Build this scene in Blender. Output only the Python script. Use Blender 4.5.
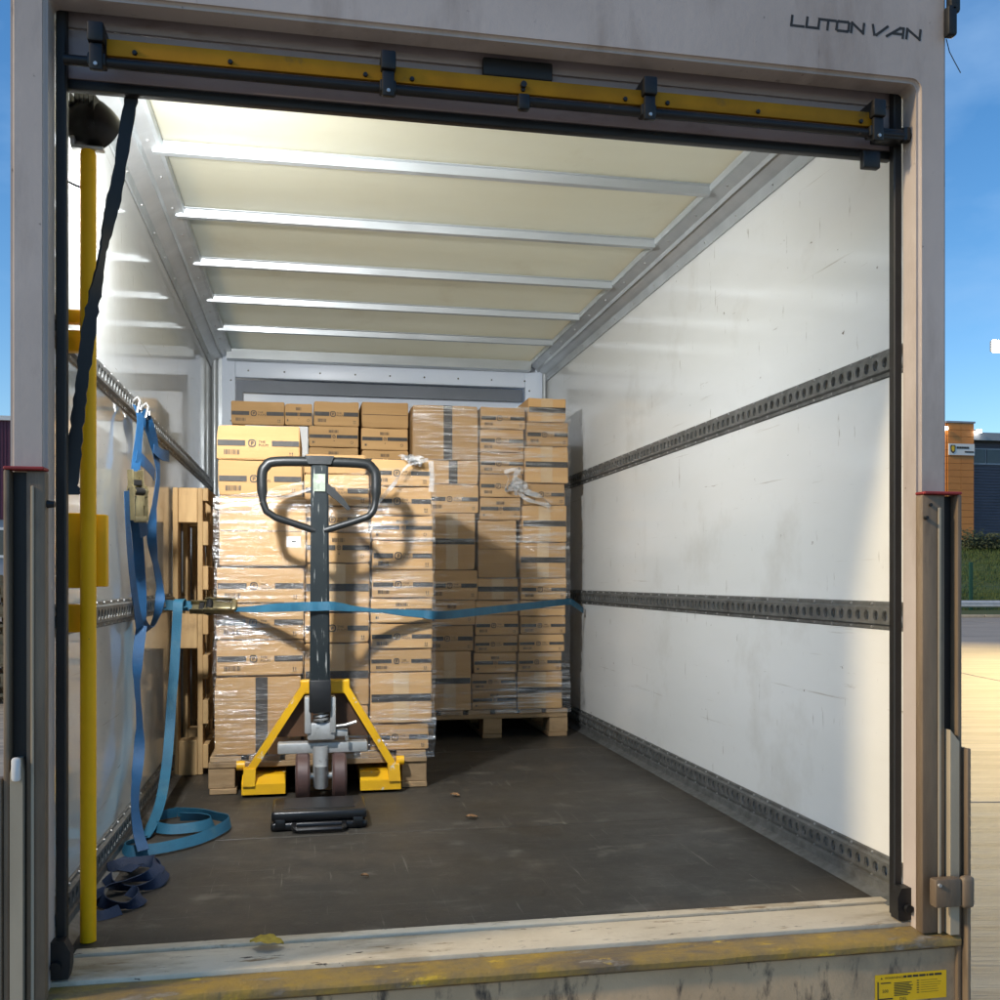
import bpy, bmesh, math, random
from mathutils import Vector, Matrix, noise
R = math.radians
random.seed(7)
sc = bpy.context.scene
for o in list(bpy.data.objects): bpy.data.objects.remove(o)

# ------------------------------------------------------------------ camera
CAM_Z = 1.8154
cam = bpy.data.cameras.new('camera'); camo = bpy.data.objects.new('camera', cam)
sc.collection.objects.link(camo); sc.camera = camo
camo.location = (0, 0, CAM_Z); camo.rotation_euler = (R(90), 0, -0.1892)
cam.sensor_width = 36; cam.lens = 36.04; cam.shift_y = 0.080
cam.clip_start = 0.05; cam.clip_end = 4000

# ------------------------------------------------------------------ sky, sun, exposure
SUN_AZ = R(10.5)            # how far behind the rear frame plane the light comes from
SUN_EL = R(31)
sdir = Vector((-math.cos(SUN_AZ)*math.cos(SUN_EL), -math.sin(SUN_AZ)*math.cos(SUN_EL), math.sin(SUN_EL)))
w = bpy.data.worlds.new('World'); sc.world = w; w.use_nodes = True
nt = w.node_tree; nt.nodes.clear()
N = nt.nodes.new; L = nt.links.new
out = N('ShaderNodeOutputWorld'); bg = N('ShaderNodeBackground'); bg.inputs['Strength'].default_value = 0.115
sky = N('ShaderNodeTexSky'); sky.sky_type = 'NISHITA'; sky.sun_disc = False
sky.sun_elevation = SUN_EL; sky.sun_rotation = math.atan2(sdir.x, sdir.y) % (2*math.pi)
sky.air_density = 1.0; sky.dust_density = 0.3; sky.ozone_density = 2.5
tc = N('ShaderNodeTexCoord'); mp = N('ShaderNodeMapping'); mp.inputs['Scale'].default_value = (1, 1, 2.2)
nz = N('ShaderNodeTexNoise'); nz.inputs['Scale'].default_value = 3.0; nz.inputs['Detail'].default_value = 6; nz.inputs['Roughness'].default_value = .55
rp = N('ShaderNodeValToRGB'); rp.color_ramp.elements[0].position = .50; rp.color_ramp.elements[1].position = .80
rp.color_ramp.elements[1].color = (.6, .6, .6, 1)
mx = N('ShaderNodeMix'); mx.data_type = 'RGBA'; mx.inputs['B'].default_value = (2.6, 4.0, 6.0, 1)
L(tc.outputs['Generated'], mp.inputs['Vector']); L(mp.outputs[0], nz.inputs['Vector']); L(nz.outputs['Fac'], rp.inputs[0])
hs_ = N('ShaderNodeHueSaturation'); hs_.inputs['Saturation'].default_value = 1.28; hs_.inputs['Value'].default_value = 1.0; L(sky.outputs[0], hs_.inputs['Color'])
L(rp.outputs[0], mx.inputs['Factor']); L(hs_.outputs[0], mx.inputs['A']); L(mx.outputs['Result'], bg.inputs['Color']); L(bg.outputs[0], out.inputs[0])

sun = bpy.data.lights.new('sun', 'SUN'); suno = bpy.data.objects.new('sun', sun); sc.collection.objects.link(suno)
sun.energy = 2.0; sun.angle = R(4.5); sun.color = (1.0, .77, .46)
suno.rotation_euler = sdir.to_track_quat('Z', 'Y').to_euler()
vs = sc.view_settings; vs.view_transform = 'Standard'; vs.look = 'None'; vs.exposure = 0.55; vs.gamma = 1; vs.use_curve_mapping = False

# ------------------------------------------------------------------ materials
def mat(name, c1, c2=None, scale=4, rough=.5, metal=0, bump=0, bscale=40, stretch=(1, 1, 1), layers=(), spec=.5,
        rand=0, rvar=0, coat=0, lo=.35, hi=.65):
    m = bpy.data.materials.new(name); m.use_nodes = True; t = m.node_tree; n = t.nodes.new; l = t.links.new
    b = t.nodes['Principled BSDF']; b.inputs['Roughness'].default_value = rough; b.inputs['Metallic'].default_value = metal
    b.inputs['Specular IOR Level'].default_value = spec; b.inputs['Coat Weight'].default_value = coat
    co = n('ShaderNodeTexCoord'); oi = n('ShaderNodeObjectInfo')
    ad = n('ShaderNodeVectorMath'); ad.operation = 'MULTIPLY_ADD'; ad.inputs[1].default_value = (17, 23, 31)
    cb = n('ShaderNodeCombineXYZ')
    for i in range(3): l(oi.outputs['Random'], cb.inputs[i])
    l(cb.outputs[0], ad.inputs[0]); l(co.outputs['Object'], ad.inputs[2])
    def tex(sc_, st, det=7, ro=.6):
        mpn = n('ShaderNodeMapping'); mpn.inputs['Scale'].default_value = st; l(ad.outputs[0], mpn.inputs['Vector'])
        x = n('ShaderNodeTexNoise'); x.inputs['Scale'].default_value = sc_; x.inputs['Detail'].default_value = det; x.inputs['Roughness'].default_value = ro
        l(mpn.outputs[0], x.inputs['Vector']); return x.outputs['Fac']
    def rng(v, a, z, o0=0, o1=1):
        r = n('ShaderNodeMapRange'); r.inputs['From Min'].default_value = a; r.inputs['From Max'].default_value = z
        r.inputs['To Min'].default_value = o0; r.inputs['To Max'].default_value = o1; l(v, r.inputs['Value']); return r.outputs[0]
    def mixc(f, A, B):
        x = n('ShaderNodeMix'); x.data_type = 'RGBA'; l(f, x.inputs['Factor'])
        for k, v in (('A', A), ('B', B)):
            if isinstance(v, tuple): x.inputs[k].default_value = (*v, 1)
            else: l(v, x.inputs[k])
        return x.outputs['Result']
    col = tuple(c1)
    base = tex(scale, stretch)
    col = mixc(rng(base, lo, hi), tuple(c1), tuple(c2 or c1))
    for (lc, ls, l0, l1, st) in layers:
        col = mixc(rng(tex(ls, st, 8, .65), l0, l1), col, tuple(lc))
    if rand:
        hs = n('ShaderNodeHueSaturation'); l(rng(oi.outputs['Random'], 0, 1, 1-rand, 1+rand), hs.inputs['Value']); l(col, hs.inputs['Color']); col = hs.outputs[0]
    l(col, b.inputs['Base Color'])
    if rvar: l(rng(tex(scale*2.3, stretch), .3, .7, max(.02, rough-rvar), min(1, rough+rvar)), b.inputs['Roughness'])
    if bump:
        bp = n('ShaderNodeBump'); bp.inputs['Strength'].default_value = bump; bp.inputs['Distance'].default_value = .01
        l(tex(bscale, stretch), bp.inputs['Height']); l(bp.outputs[0], b.inputs['Normal'])
    return m
def emit(name, c, s):
    m = bpy.data.materials.new(name); m.use_nodes = True; t = m.node_tree; t.nodes.clear()
    e = t.nodes.new('ShaderNodeEmission'); o = t.nodes.new('ShaderNodeOutputMaterial'); e.inputs[0].default_value = (*c, 1); e.inputs[1].default_value = s
    t.links.new(e.outputs[0], o.inputs[0]); return m
S1 = (1, 1, 1)
M = {}
M['rear'] = mat('painted_frame', (.54, .47, .425), (.44, .38, .34), 1.6, .45, bump=.08, bscale=50, layers=[((.28, .22, .18), 4, .52, .80, (1.5, 1, .35)), ((.52, .45, .40), 7, .60, .75, (2, 1, .3)), ((.10, .075, .06), 55, .67, .74, S1), ((.16, .12, .10), 20, .66, .76, (1, 1, .15))])
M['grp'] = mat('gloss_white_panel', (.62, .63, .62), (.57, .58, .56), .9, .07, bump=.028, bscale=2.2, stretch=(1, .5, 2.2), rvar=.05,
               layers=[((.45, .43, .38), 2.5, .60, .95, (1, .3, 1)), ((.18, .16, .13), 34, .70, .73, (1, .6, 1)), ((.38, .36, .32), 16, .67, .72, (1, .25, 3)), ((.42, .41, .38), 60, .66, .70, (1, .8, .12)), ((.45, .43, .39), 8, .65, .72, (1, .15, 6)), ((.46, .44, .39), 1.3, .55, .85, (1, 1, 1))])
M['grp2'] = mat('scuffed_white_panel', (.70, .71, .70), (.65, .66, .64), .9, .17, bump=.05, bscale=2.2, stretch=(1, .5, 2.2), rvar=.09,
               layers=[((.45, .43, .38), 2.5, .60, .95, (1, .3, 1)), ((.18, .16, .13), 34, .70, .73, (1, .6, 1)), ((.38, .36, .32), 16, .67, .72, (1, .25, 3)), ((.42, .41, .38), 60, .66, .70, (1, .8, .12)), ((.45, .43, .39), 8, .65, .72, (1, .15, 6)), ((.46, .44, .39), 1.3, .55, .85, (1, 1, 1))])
def translucent(m, f):
    t = m.node_tree; b = t.nodes['Principled BSDF']; o = next(n for n in t.nodes if n.type == 'OUTPUT_MATERIAL')
    tr = t.nodes.new('ShaderNodeBsdfTranslucent'); mx_ = t.nodes.new('ShaderNodeMixShader'); mx_.inputs[0].default_value = f
    src = b.inputs['Base Color'].links[0].from_socket; t.links.new(src, tr.inputs['Color'])
    t.links.new(b.outputs[0], mx_.inputs[1]); t.links.new(tr.outputs[0], mx_.inputs[2]); t.links.new(mx_.outputs[0], o.inputs[0])
M['ceil'] = mat('cream_roof_panel', (.82, .80, .66), (.76, .73, .58), 1.0, .28, bump=.05, bscale=3, stretch=(.6, 1.2, 1), layers=[((.62, .56, .40), 2.2, .58, .9, (1, .5, 1))])
translucent(M['ceil'], .58)
M['alu'] = mat('aluminium', (.50, .53, .54), (.42, .45, .46), 6, .40, .45, bump=.03, bscale=60, rvar=.1, stretch=(.3, 1, 1))
M['frame'] = mat('white_frame', (.80, .87, .96), (.74, .82, .93), 3, .35, 0, bump=.03)
M['galv'] = mat('galvanised', (.20, .205, .20), (.12, .125, .12), 22, .45, .5, bump=.06, bscale=80, rvar=.12, layers=[((.10, .09, .08), 6, .56, .8, S1)])
M['floor'] = mat('brown_floor', (.048, .041, .031), (.029, .026, .021), 1.6, .55, bump=.10, bscale=120, rvar=.15,
                 layers=[((.10, .078, .056), 2.2, .55, .85, S1), ((.11, .10, .085), 75, .615, .69, (.04, 1.4, 1)), ((.13, .12, .10), 60, .62, .69, (1.4, .05, 1)), ((.11, .10, .08), 14, .58, .75, (.5, .8, 1)), ((.09, .08, .065), 130, .62, .70, (.6, .6, 1)), ((.02, .017, .014), 30, .66, .72, S1)])
M['seam'] = mat('seam_filler', (.22, .20, .17), (.10, .09, .07), 30, .7)
M['sill'] = mat('worn_white_sill', (.66, .59, .46), (.56, .49, .37), 5, .55, bump=.25, bscale=50, layers=[((.34, .27, .17), 5, .50, .68, (.6, 2, 1)), ((.24, .16, .08), 12, .60, .68, (.6, 2.5, 1)), ((.05, .035, .022), 24, .63, .67, (.7, 3, 1))])
M['step'] = mat('worn_yellow_step', (.36, .235, .04), (.22, .16, .07), 16, .6, bump=.3, bscale=70, layers=[((.15, .115, .075), 7, .47, .60, (.5, 2, 1)), ((.62, .42, .03), 15, .60, .68, (.7, 2, 1)), ((.30, .27, .22), 14, .60, .70, (.5, 2, 1))])
M['beam'] = mat('dirty_beam', (.62, .43, .25), (.50, .34, .19), 4, .6, bump=.15, bscale=60, layers=[((.10, .07, .045), 22, .56, .68, (1, 1, .35)), ((.20, .15, .10), 3, .5, .8, S1)])
M['black'] = mat('black_rubber', (.006, .0065, .007), (.010, .010, .011), 12, .5, bump=.05)
M['blackm'] = mat('black_metal', (.010, .010, .011), (.018, .017, .016), 9, .42, .2, bump=.05, layers=[((.10, .07, .05), 30, .66, .74, S1)])
M['shut'] = mat('shutter_paint', (.40, .35, .36), (.33, .28, .28), 2.5, .45, bump=.05, layers=[((.20, .14, .11), 6, .56, .8, (.7, 1, 2.5))])
M['ybar'] = mat('yellow_bar', (.44, .205, .006), (.33, .15, .006), 8, .6, spec=.2, bump=.05, layers=[((.14, .09, .03), 11, .60, .75, S1)])
M['ypole'] = mat('yellow_pole', (.95, .52, .005), (.90, .47, .005), 5, .45, spec=.25, bump=.03, bscale=30, layers=[((.20, .12, .03), 75, .69, .74, S1)])
M['red'] = mat('red_cap', (.35, .03, .03), (.20, .02, .02), 20, .5)
M['col'] = mat('weathered_column', (.25, .185, .12), (.14, .10, .065), 6, .6, .1, bump=.12, bscale=40, stretch=(2, 2, .3), layers=[((.07, .05, .035), 9, .55, .75, (1.5, 1.5, .25))])
M['cream'] = mat('cream_strip', (.44, .38, .28), (.34, .29, .21), 6, .5, stretch=(1, 1, .4), layers=[((.15, .11, .07), 14, .62, .75, (1, 1, .4))])
M['kraft'] = mat('kraft_board', (.49, .30, .13), (.43, .255, .105), 3, .72, bump=.06, bscale=25, stretch=(.5, .5, 6), rand=.17, spec=.25, layers=[((.34, .19, .075), 1.8, .56, .85, S1)])
M['ink'] = mat('black_ink', (.022, .020, .018), (.045, .038, .030), 40, .6)
M['tape'] = mat('packing_tape', (.56, .40, .23), (.50, .34, .18), 8, .22, bump=.08, bscale=30)
M['white'] = mat('white_paper', (.75, .75, .73), (.68, .68, .66), 10, .6)
M['slabel'] = mat('shaft_sticker', (.36, .40, .33), (.22, .26, .2), 60, .5)
M['wood'] = mat('pallet_wood', (.56, .37, .17), (.42, .26, .11), 5, .75, bump=.2, bscale=25, stretch=(6, 6, .6), rand=.18, layers=[((.20, .115, .05), 4, .60, .8, S1)])
M['oldwood'] = mat('old_pallet_wood', (.36, .24, .125), (.26, .165, .08), 5, .8, bump=.2, bscale=25, stretch=(1, 6, 6), rand=.18, layers=[((.10, .065, .035), 5, .55, .75, S1)])
M['blue'] = mat('blue_webbing', (.005, .068, .175), (.004, .050, .13), 9, .6, bump=.25, bscale=260, stretch=(1, 1, 2), layers=[((.006, .04, .13), 5, .60, .8, S1)])
M['teal'] = mat('teal_webbing', (.014, .12, .20), (.010, .085, .15), 9, .62, bump=.25, bscale=260, layers=[((.08, .16, .18), 7, .55, .8, S1)])
M['navy'] = mat('navy_webbing', (.004, .014, .042), (.005, .022, .065), 7, .65, bump=.25, bscale=260)
M['zinc'] = mat('yellow_zinc', (.34, .29, .16), (.20, .17, .10), 18, .35, .8, rvar=.1)
M['steel'] = mat('steel', (.55, .55, .54), (.38, .38, .37), 15, .38, .75, rvar=.12)
M['grip'] = mat('handle_grip', (.009, .011, .012), (.014, .016, .017), 14, .42, bump=.05)
M['shaft'] = mat('grey_shaft', (.014, .020, .023), (.020, .026, .028), 10, .40, .1, bump=.04, layers=[((.45, .45, .43), 30, .60, .63, (3.2, 1, .14))])
M['tyel'] = mat('truck_yellow', (.80, .45, .008), (.70, .37, .010), 8, .40, bump=.05, layers=[((.62, .57, .45), 20, .615, .645, S1), ((.05, .035, .02), 40, .70, .74, S1)])
M['pump'] = mat('pump_grey', (.50, .50, .49), (.38, .38, .36), 12, .40, .35, layers=[((.12, .10, .08), 20, .62, .72, S1)])
M['wheel'] = mat('brown_wheel', (.10, .052, .045), (.07, .04, .035), 10, .5)
M['rust'] = mat('dark_plate', (.10, .045, .018), (.06, .03, .014), 9, .6)
M['case'] = mat('black_case', (.008, .008, .009), (.012, .012, .013), 20, .33, bump=.06, bscale=120)
M['leafd'] = mat('dry_leaf', (.26, .14, .06), (.16, .08, .03), 60, .8)
M['leafy'] = mat('yellow_leaf', (.50, .36, .04), (.36, .24, .03), 60, .8)
M['stick'] = mat('yellow_sticker', (.80, .52, .01), (.74, .46, .01), 8, .4)
M['concrete'] = mat('yard_concrete', (.42, .36, .27), (.20, .17, .135), 2.2, .55, bump=.6, bscale=16, stretch=(.22, 3.2, 1), rand=.04,
                    layers=[((.16, .14, .125), 1.1, .56, .72, (.25, 1.6, 1)), ((.10, .09, .08), 9, .67, .72, (.3, 2, 1))])
M['joint'] = mat('joint_fill', (.05, .045, .04), (.08, .07, .06), 3, .9)
M['grass'] = mat('grass', (.045, .085, .018), (.08, .10, .022), 2, .8, rand=.1)
M['soil'] = mat('bank_soil', (.045, .075, .016), (.075, .085, .025), .5, .9, bump=.4, bscale=4)
M['leafg'] = mat('shrub_leaf', (.035, .055, .016), (.07, .075, .028), 1, .7)
M['green'] = mat('fence_green', (.010, .060, .032), (.014, .075, .04), 4, .5)
M['barrier'] = mat('barrier_steel', (.60, .61, .62), (.48, .49, .50), 4, .5, .5)
M['orange'] = mat('orange_panel', (.60, .225, .045), (.55, .20, .04), .6, .5, rand=.04)
M['clad'] = mat('dark_cladding', (.085, .085, .12), (.065, .066, .095), .6, .5)
M['trim'] = mat('grey_trim', (.32, .34, .38), (.26, .28, .32), 1, .5)
M['darkg'] = mat('dark_grey_trim', (.20, .22, .25), (.16, .18, .205), 2, .5)
M['lampb'] = mat('lamp_black', (.003, .003, .0035), (.005, .005, .005), 12, .35)
M['glass'] = mat('window_glass', (.05, .065, .085), (.035, .045, .06), .5, .08)
M['maroon'] = mat('maroon_cladding', (.115, .02, .05), (.09, .016, .04), .5, .5)
M['tyre'] = mat('tyre', (.015, .015, .015), (.022, .022, .022), 8, .8)

def film_mat(name, dens, gloss):
    m = bpy.data.materials.new(name); m.use_nodes = True; t = m.node_tree; t.nodes.clear(); n = t.nodes.new; l = t.links.new
    o = n('ShaderNodeOutputMaterial'); tr = n('ShaderNodeBsdfTransparent'); gl = n('ShaderNodeBsdfGlossy'); df = n('ShaderNodeBsdfTranslucent')
    d2 = n('ShaderNodeBsdfDiffuse'); d2.inputs['Color'].default_value = (.85, .86, .86, 1)
    tr.inputs['Color'].default_value = (.97, .97, .97, 1); gl.inputs['Roughness'].default_value = .20; gl.inputs['Color'].default_value = (1, 1, 1, 1)
    co = n('ShaderNodeTexCoord')
    def tex(scale, st, rot=(0, 0, 0), det=5):
        mp_ = n('ShaderNodeMapping'); mp_.inputs['Scale'].default_value = st; mp_.inputs['Rotation'].default_value = rot; l(co.outputs['Object'], mp_.inputs[0])
        x = n('ShaderNodeTexNoise'); x.inputs['Scale'].default_value = scale; x.inputs['Detail'].default_value = det; x.inputs['Roughness'].default_value = .62; l(mp_.outputs[0], x.inputs['Vector']); return x.outputs['Fac']
    def rng(v, a, z, c, d):
        r = n('ShaderNodeMapRange'); r.inputs[1].default_value = a; r.inputs[2].default_value = z; r.inputs[3].default_value = c; r.inputs[4].default_value = d; l(v, r.inputs[0]); return r.outputs[0]
    bp = n('ShaderNodeBump'); bp.inputs['Strength'].default_value = 1.0; bp.inputs['Distance'].default_value = .009
    a1 = tex(8, (.55, .55, 6), (0, R(9), 0)); a2 = tex(24, (.4, .4, 5), (0, R(-6), 0))
    am = n('ShaderNodeMath'); am.operation = 'MULTIPLY_ADD'; am.inputs[1].default_value = .35; l(a2, am.inputs[0]); l(a1, am.inputs[2])
    l(am.outputs[0], bp.inputs['Height']); l(bp.outputs[0], gl.inputs['Normal'])
    patch = rng(tex(2.3, (1, 1, 1.6)), .46, .63, .05, 1)
    st = rng(tex(9, (.35, .35, 7), (0, R(6), 0)), .46, .70, 0, 1)
    mu = n('ShaderNodeMath'); mu.operation = 'MULTIPLY'; l(patch, mu.inputs[0]); l(st, mu.inputs[1])
    g = rng(mu.outputs[0], 0, 1, gloss*.05, gloss); dfac = rng(mu.outputs[0], 0, 1, dens*(.08 if dens < .5 else .3), dens)
    mix1 = n('ShaderNodeMixShader'); l(dfac, mix1.inputs[0]); l(tr.outputs[0], mix1.inputs[1]); l(d2.outputs[0], mix1.inputs[2])
    mix2 = n('ShaderNodeMixShader'); l(g, mix2.inputs[0]); l(mix1.outputs[0], mix2.inputs[1]); l(gl.outputs[0], mix2.inputs[2])
    l(mix2.outputs[0], o.inputs[0]); return m
M['film'] = film_mat('stretch_film', .08, .72)
M['tuft'] = film_mat('crumpled_film', .55, .6)

# ------------------------------------------------------------------ mesh builder
class MB:
    def __init__(s): s.v = []; s.f = []
    def add(s, vs_, fs):
        k = len(s.v); s.v += [tuple(p) for p in vs_]; s.f += [tuple(i+k for i in q) for q in fs]; return s
    def box(s, x0, x1, y0, y1, z0, z1):
        return s.add([(x0, y0, z0), (x1, y0, z0), (x1, y1, z0), (x0, y1, z0), (x0, y0, z1), (x1, y0, z1), (x1, y1, z1), (x0, y1, z1)],
                     [(0, 3, 2, 1), (4, 5, 6, 7), (0, 1, 5, 4), (1, 2, 6, 5), (2, 3, 7, 6), (3, 0, 4, 7)])
    def bbox(s, x0, x1, y0, y1, z0, z1, b=.004, seg=2, rot=None):
        bm = bmesh.new(); bmesh.ops.create_cube(bm, size=1)
        for q in bm.verts: q.co = Vector(((x0+x1)/2+q.co.x*(x1-x0), (y0+y1)/2+q.co.y*(y1-y0), (z0+z1)/2+q.co.z*(z1-z0)))
        bmesh.ops.bevel(bm, geom=list(bm.edges), offset=b, segments=seg, affect='EDGES', profile=.5)
        if rot: bmesh.ops.transform(bm, matrix=rot, verts=bm.verts)
        return s.bm(bm)
    def bm(s, bm):
        bm.verts.index_update(); s.add([q.co[:] for q in bm.verts], [[q.index for q in f.verts] for f in bm.faces]); bm.free(); return s
    def cyl(s, p0, p1, r0, r1=None, n=14, cap=True):
        r1 = r0 if r1 is None else r1; p0 = Vector(p0); p1 = Vector(p1); d = (p1-p0).normalized()
        a = d.orthogonal().normalized(); b = d.cross(a); V = []; F = []
        for p, r in ((p0, r0), (p1, r1)):
            for i in range(n): t = 2*math.pi*i/n; V.append(p+(a*math.cos(t)+b*math.sin(t))*r)
        for i in range(n): j = (i+1) % n; F.append((i, j, n+j, n+i))
        if cap: F += [tuple(range(n-1, -1, -1)), tuple(range(n, 2*n))]
        return s.add(V, F)
    def lathe(s, prof, c, axis, n=24):
        c = Vector(c); d = Vector(axis).normalized(); a = d.orthogonal().normalized(); b = d.cross(a); V = []; F = []; k = len(prof)
        for i in range(n):
            t = 2*math.pi*i/n
            for (r, h) in prof: V.append(c+d*h+(a*math.cos(t)+b*math.sin(t))*r)
        for i in range(n):
            for j in range(k-1): F.append((i*k+j, ((i+1) % n)*k+j, ((i+1) % n)*k+j+1, i*k+j+1))
        return s.add(V, F)
    def tube(s, pts, r, n=10, closed=False):
        P = [Vector(p) for p in pts]; m = len(P); V = []; F = []; up = None
        for i, p in enumerate(P):
            q0 = P[i-1] if (i or closed) else p; q1 = P[(i+1) % m] if (i < m-1 or closed) else p
            d = (q1-q0).normalized()
            if up is None: up = d.orthogonal().normalized()
            a = (up-d*up.dot(d)).normalized(); up = a; b = d.cross(a); rr = r[i] if isinstance(r, (list, tuple)) else r
            for j in range(n): t = 2*math.pi*j/n; V.append(p+(a*math.cos(t)+b*math.sin(t))*rr)
        for i in range(m if closed else m-1):
            for j in range(n):
                k = (j+1) % n; i2 = (i+1) % m; F.append((i*n+j, i*n+k, i2*n+k, i2*n+j))
        if not closed: F += [tuple(range(n-1, -1, -1)), tuple((m-1)*n+j for j in range(n))]
        return s.add(V, F)
    def ribbon(s, pts, wd, wid, th=.002, wob=0):
        P, D = smooth(pts, wd); m = len(P); V = []; F = []
        for i, p in enumerate(P):
            d = (P[min(i+1, m-1)]-P[max(i-1, 0)]).normalized(); wv = D[i]-d*D[i].dot(d)
            if wv.length < 1e-4: wv = d.orthogonal()
            wv.normalize(); nn = d.cross(wv); ww = wid*(1+wob*2.2*noise.noise(Vector((i*.83, wid*90, 2)))+wob*noise.noise(Vector((i*2.9, 5, 1))))
            for (q, e) in ((-1, -1), (1, -1), (1, 1), (-1, 1)): V.append(p+wv*(q*ww/2)+nn*(e*th/2))
        for i in range(m-1):
            for j in range(4): k = (j+1) % 4; F.append((i*4+j, i*4+k, i*4+4+k, i*4+4+j))
        F += [(3, 2, 1, 0), tuple((m-1)*4+j for j in range(4))]
        return s.add(V, F)
    def prism(s, poly, y0, y1):      # poly in (x, z), extruded along y
        n = len(poly); V = [(x, y0, z) for x, z in poly]+[(x, y1, z) for x, z in poly]
        F = [tuple(range(n)), tuple(range(2*n-1, n-1, -1))]+[(i, n+i, n+(i+1) % n, (i+1) % n) for i in range(n)]
        return s.add(V, F)
    def prismx(s, poly, x0, x1):     # poly in (y, z), extruded along x
        n = len(poly); V = [(x0, y, z) for y, z in poly]+[(x1, y, z) for y, z in poly]
        return s.add(V, [tuple(range(n-1, -1, -1)), tuple(range(n, 2*n))]+[(i, (i+1) % n, n+(i+1) % n, n+i) for i in range(n)])
    def qxz(s, x0, x1, z0, z1, y): return s.add([(x0, y, z0), (x1, y, z0), (x1, y, z1), (x0, y, z1)], [(0, 1, 2, 3)])
    def mesh(s, name, off=(0, 0, 0)):
        me = bpy.data.meshes.new(name); me.from_pydata([(a-off[0], b-off[1], c-off[2]) for a, b, c in s.v], [], s.f); me.validate(); me.update()
        bm = bmesh.new(); bm.from_mesh(me); bmesh.ops.recalc_face_normals(bm, faces=bm.faces) if len(bm.faces) < 60000 else None; bm.to_mesh(me); bm.free()
        return me
def smooth(pts, wd, k=6):
    P = [Vector(p) for p in pts]; D = [Vector(d).normalized() for d in wd]; n = len(P); o = []; e = []
    for i in range(n-1):
        a, b, c, d = P[max(i-1, 0)], P[i], P[i+1], P[min(i+2, n-1)]
        for j in range(k):
            t = j/k; o.append(.5*((2*b)+(c-a)*t+(2*a-5*b+4*c-d)*t*t+(3*b-a-3*c+d)*t**3)); e.append((D[i]*(1-t)+D[i+1]*t))
    o.append(P[-1]); e.append(D[-1]); return o, e
WL = {}
def shade(me, ang=35):
    for p in me.polygons: p.use_smooth = True
    me.set_sharp_from_angle(angle=R(ang))
def tag(o, label, cat, group=None, kind=None):
    if label: o['label'] = label
    if cat: o['category'] = cat
    if group: o['group'] = group
    if kind: o['kind'] = kind
    return o
def thing(name, label, cat, loc=(0, 0, 0), group=None):
    o = bpy.data.objects.new(name, None); o.empty_display_size = .1; sc.collection.objects.link(o); o.location = loc; WL[o.name] = Vector(loc)
    return tag(o, label, cat, group)
def obj(name, mb, m, parent=None, loc=None, sm=True):
    """parent given: coordinates are world ones; parent None: mesh origin put at loc"""
    off = WL[parent.name] if parent else Vector(loc or (0, 0, 0))
    me = mb if isinstance(mb, bpy.types.Mesh) else mb.mesh(name, off)
    if sm: shade(me)
    if m and not me.materials: me.materials.append(M[m])
    o = bpy.data.objects.new(name, me); sc.collection.objects.link(o)
    if parent: o.parent = parent; WL[o.name] = Vector(off)
    else: o.location = off; WL[o.name] = Vector(off)
    return o
_tc = {}
def text(mb, s, x, z, size, y, sx=1.0, align='LEFT', extr=0):
    if s not in _tc:
        cu = bpy.data.curves.new('t', 'FONT'); cu.body = s; cu.size = 1; cu.resolution_u = 2; ob = bpy.data.objects.new('t', cu); sc.collection.objects.link(ob)
        me = bpy.data.meshes.new_from_object(ob.evaluated_get(bpy.context.evaluated_depsgraph_get()))
        _tc[s] = ([v.co[:] for v in me.vertices], [tuple(p.vertices) for p in me.polygons]); bpy.data.objects.remove(ob); bpy.data.curves.remove(cu); bpy.data.meshes.remove(me)
    V, F = _tc[s]; w_ = max(v[0] for v in V)*size*sx; o = {'LEFT': 0, 'CENTER': -w_/2}[align]
    mb.add([(x+o+v[0]*size*sx, y, z+v[1]*size) for v in V], F)

FZ = 1.0
XL, XR, Y0, Y1, ZC = -.561, 1.469, 2.25, 6.125, 3.17

# ================================================================== ground outside
yard = obj('yard_ground', MB().add([(-1500, -1500, -.05), (1500, -1500, -.05), (1500, 1500, -.05), (-1500, 1500, -.05)], [(0, 1, 2, 3)]), 'joint', None, (0, 0, 0)); yard['kind'] = 'structure'
a = .1892; fwd = Vector((math.sin(a), math.cos(a), 0)); rgt = Vector((math.cos(a), -math.sin(a), 0))
slab_me = MB().bbox(-5.99, 5.99, -5.99, 5.99, -.2, 0, .012, 1).mesh('slab')
for i in range(-4, 5):
    for j in range(-1, 5):
        c = rgt*(i*12+3.0)+fwd*(8.19+6+12*(j-1)); o = obj('slab', slab_me, 'concrete', yard); o.location = c; o.rotation_euler.z = -a
        o.location.z = random.uniform(-.004, .004)
# beyond the yard: verge, bank
def strip(name, d0, d1, z0, z1, m, r0=-120, r1=160, n=60, amp=.0):
    mb = MB(); V = []; F = []; k = 6
    for i in range(n+1):
        for j in range(k+1):
            p = rgt*(r0+(r1-r0)*i/n)+fwd*(d0+(d1-d0)*j/k); V.append((p.x, p.y, z0+(z1-z0)*j/k+amp*noise.noise(Vector((p.x*.2, p.y*.2, 0)))))
    for i in range(n):
        for j in range(k): q = i*(k+1)+j; F.append((q, q+k+1, q+k+2, q+1))
    o = obj(name, mb.add(V, F), m, None, (0, 0, 0)); o['kind'] = 'structure'; return o
strip('road_verge', 48.8, 52.5, .03, .25, 'soil', r0=6)
strip('grass_bank', 52.5, 77, .25, 4.9, 'soil', r0=6, amp=.35)
strip('bank_top', 77, 300, 4.9, 5.0, 'soil', r0=6)

# ================================================================== the van
van = thing('box_van', 'white box van seen from behind with its shutter door rolled up', 'van', (.453, 2.13, 0))
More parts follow.
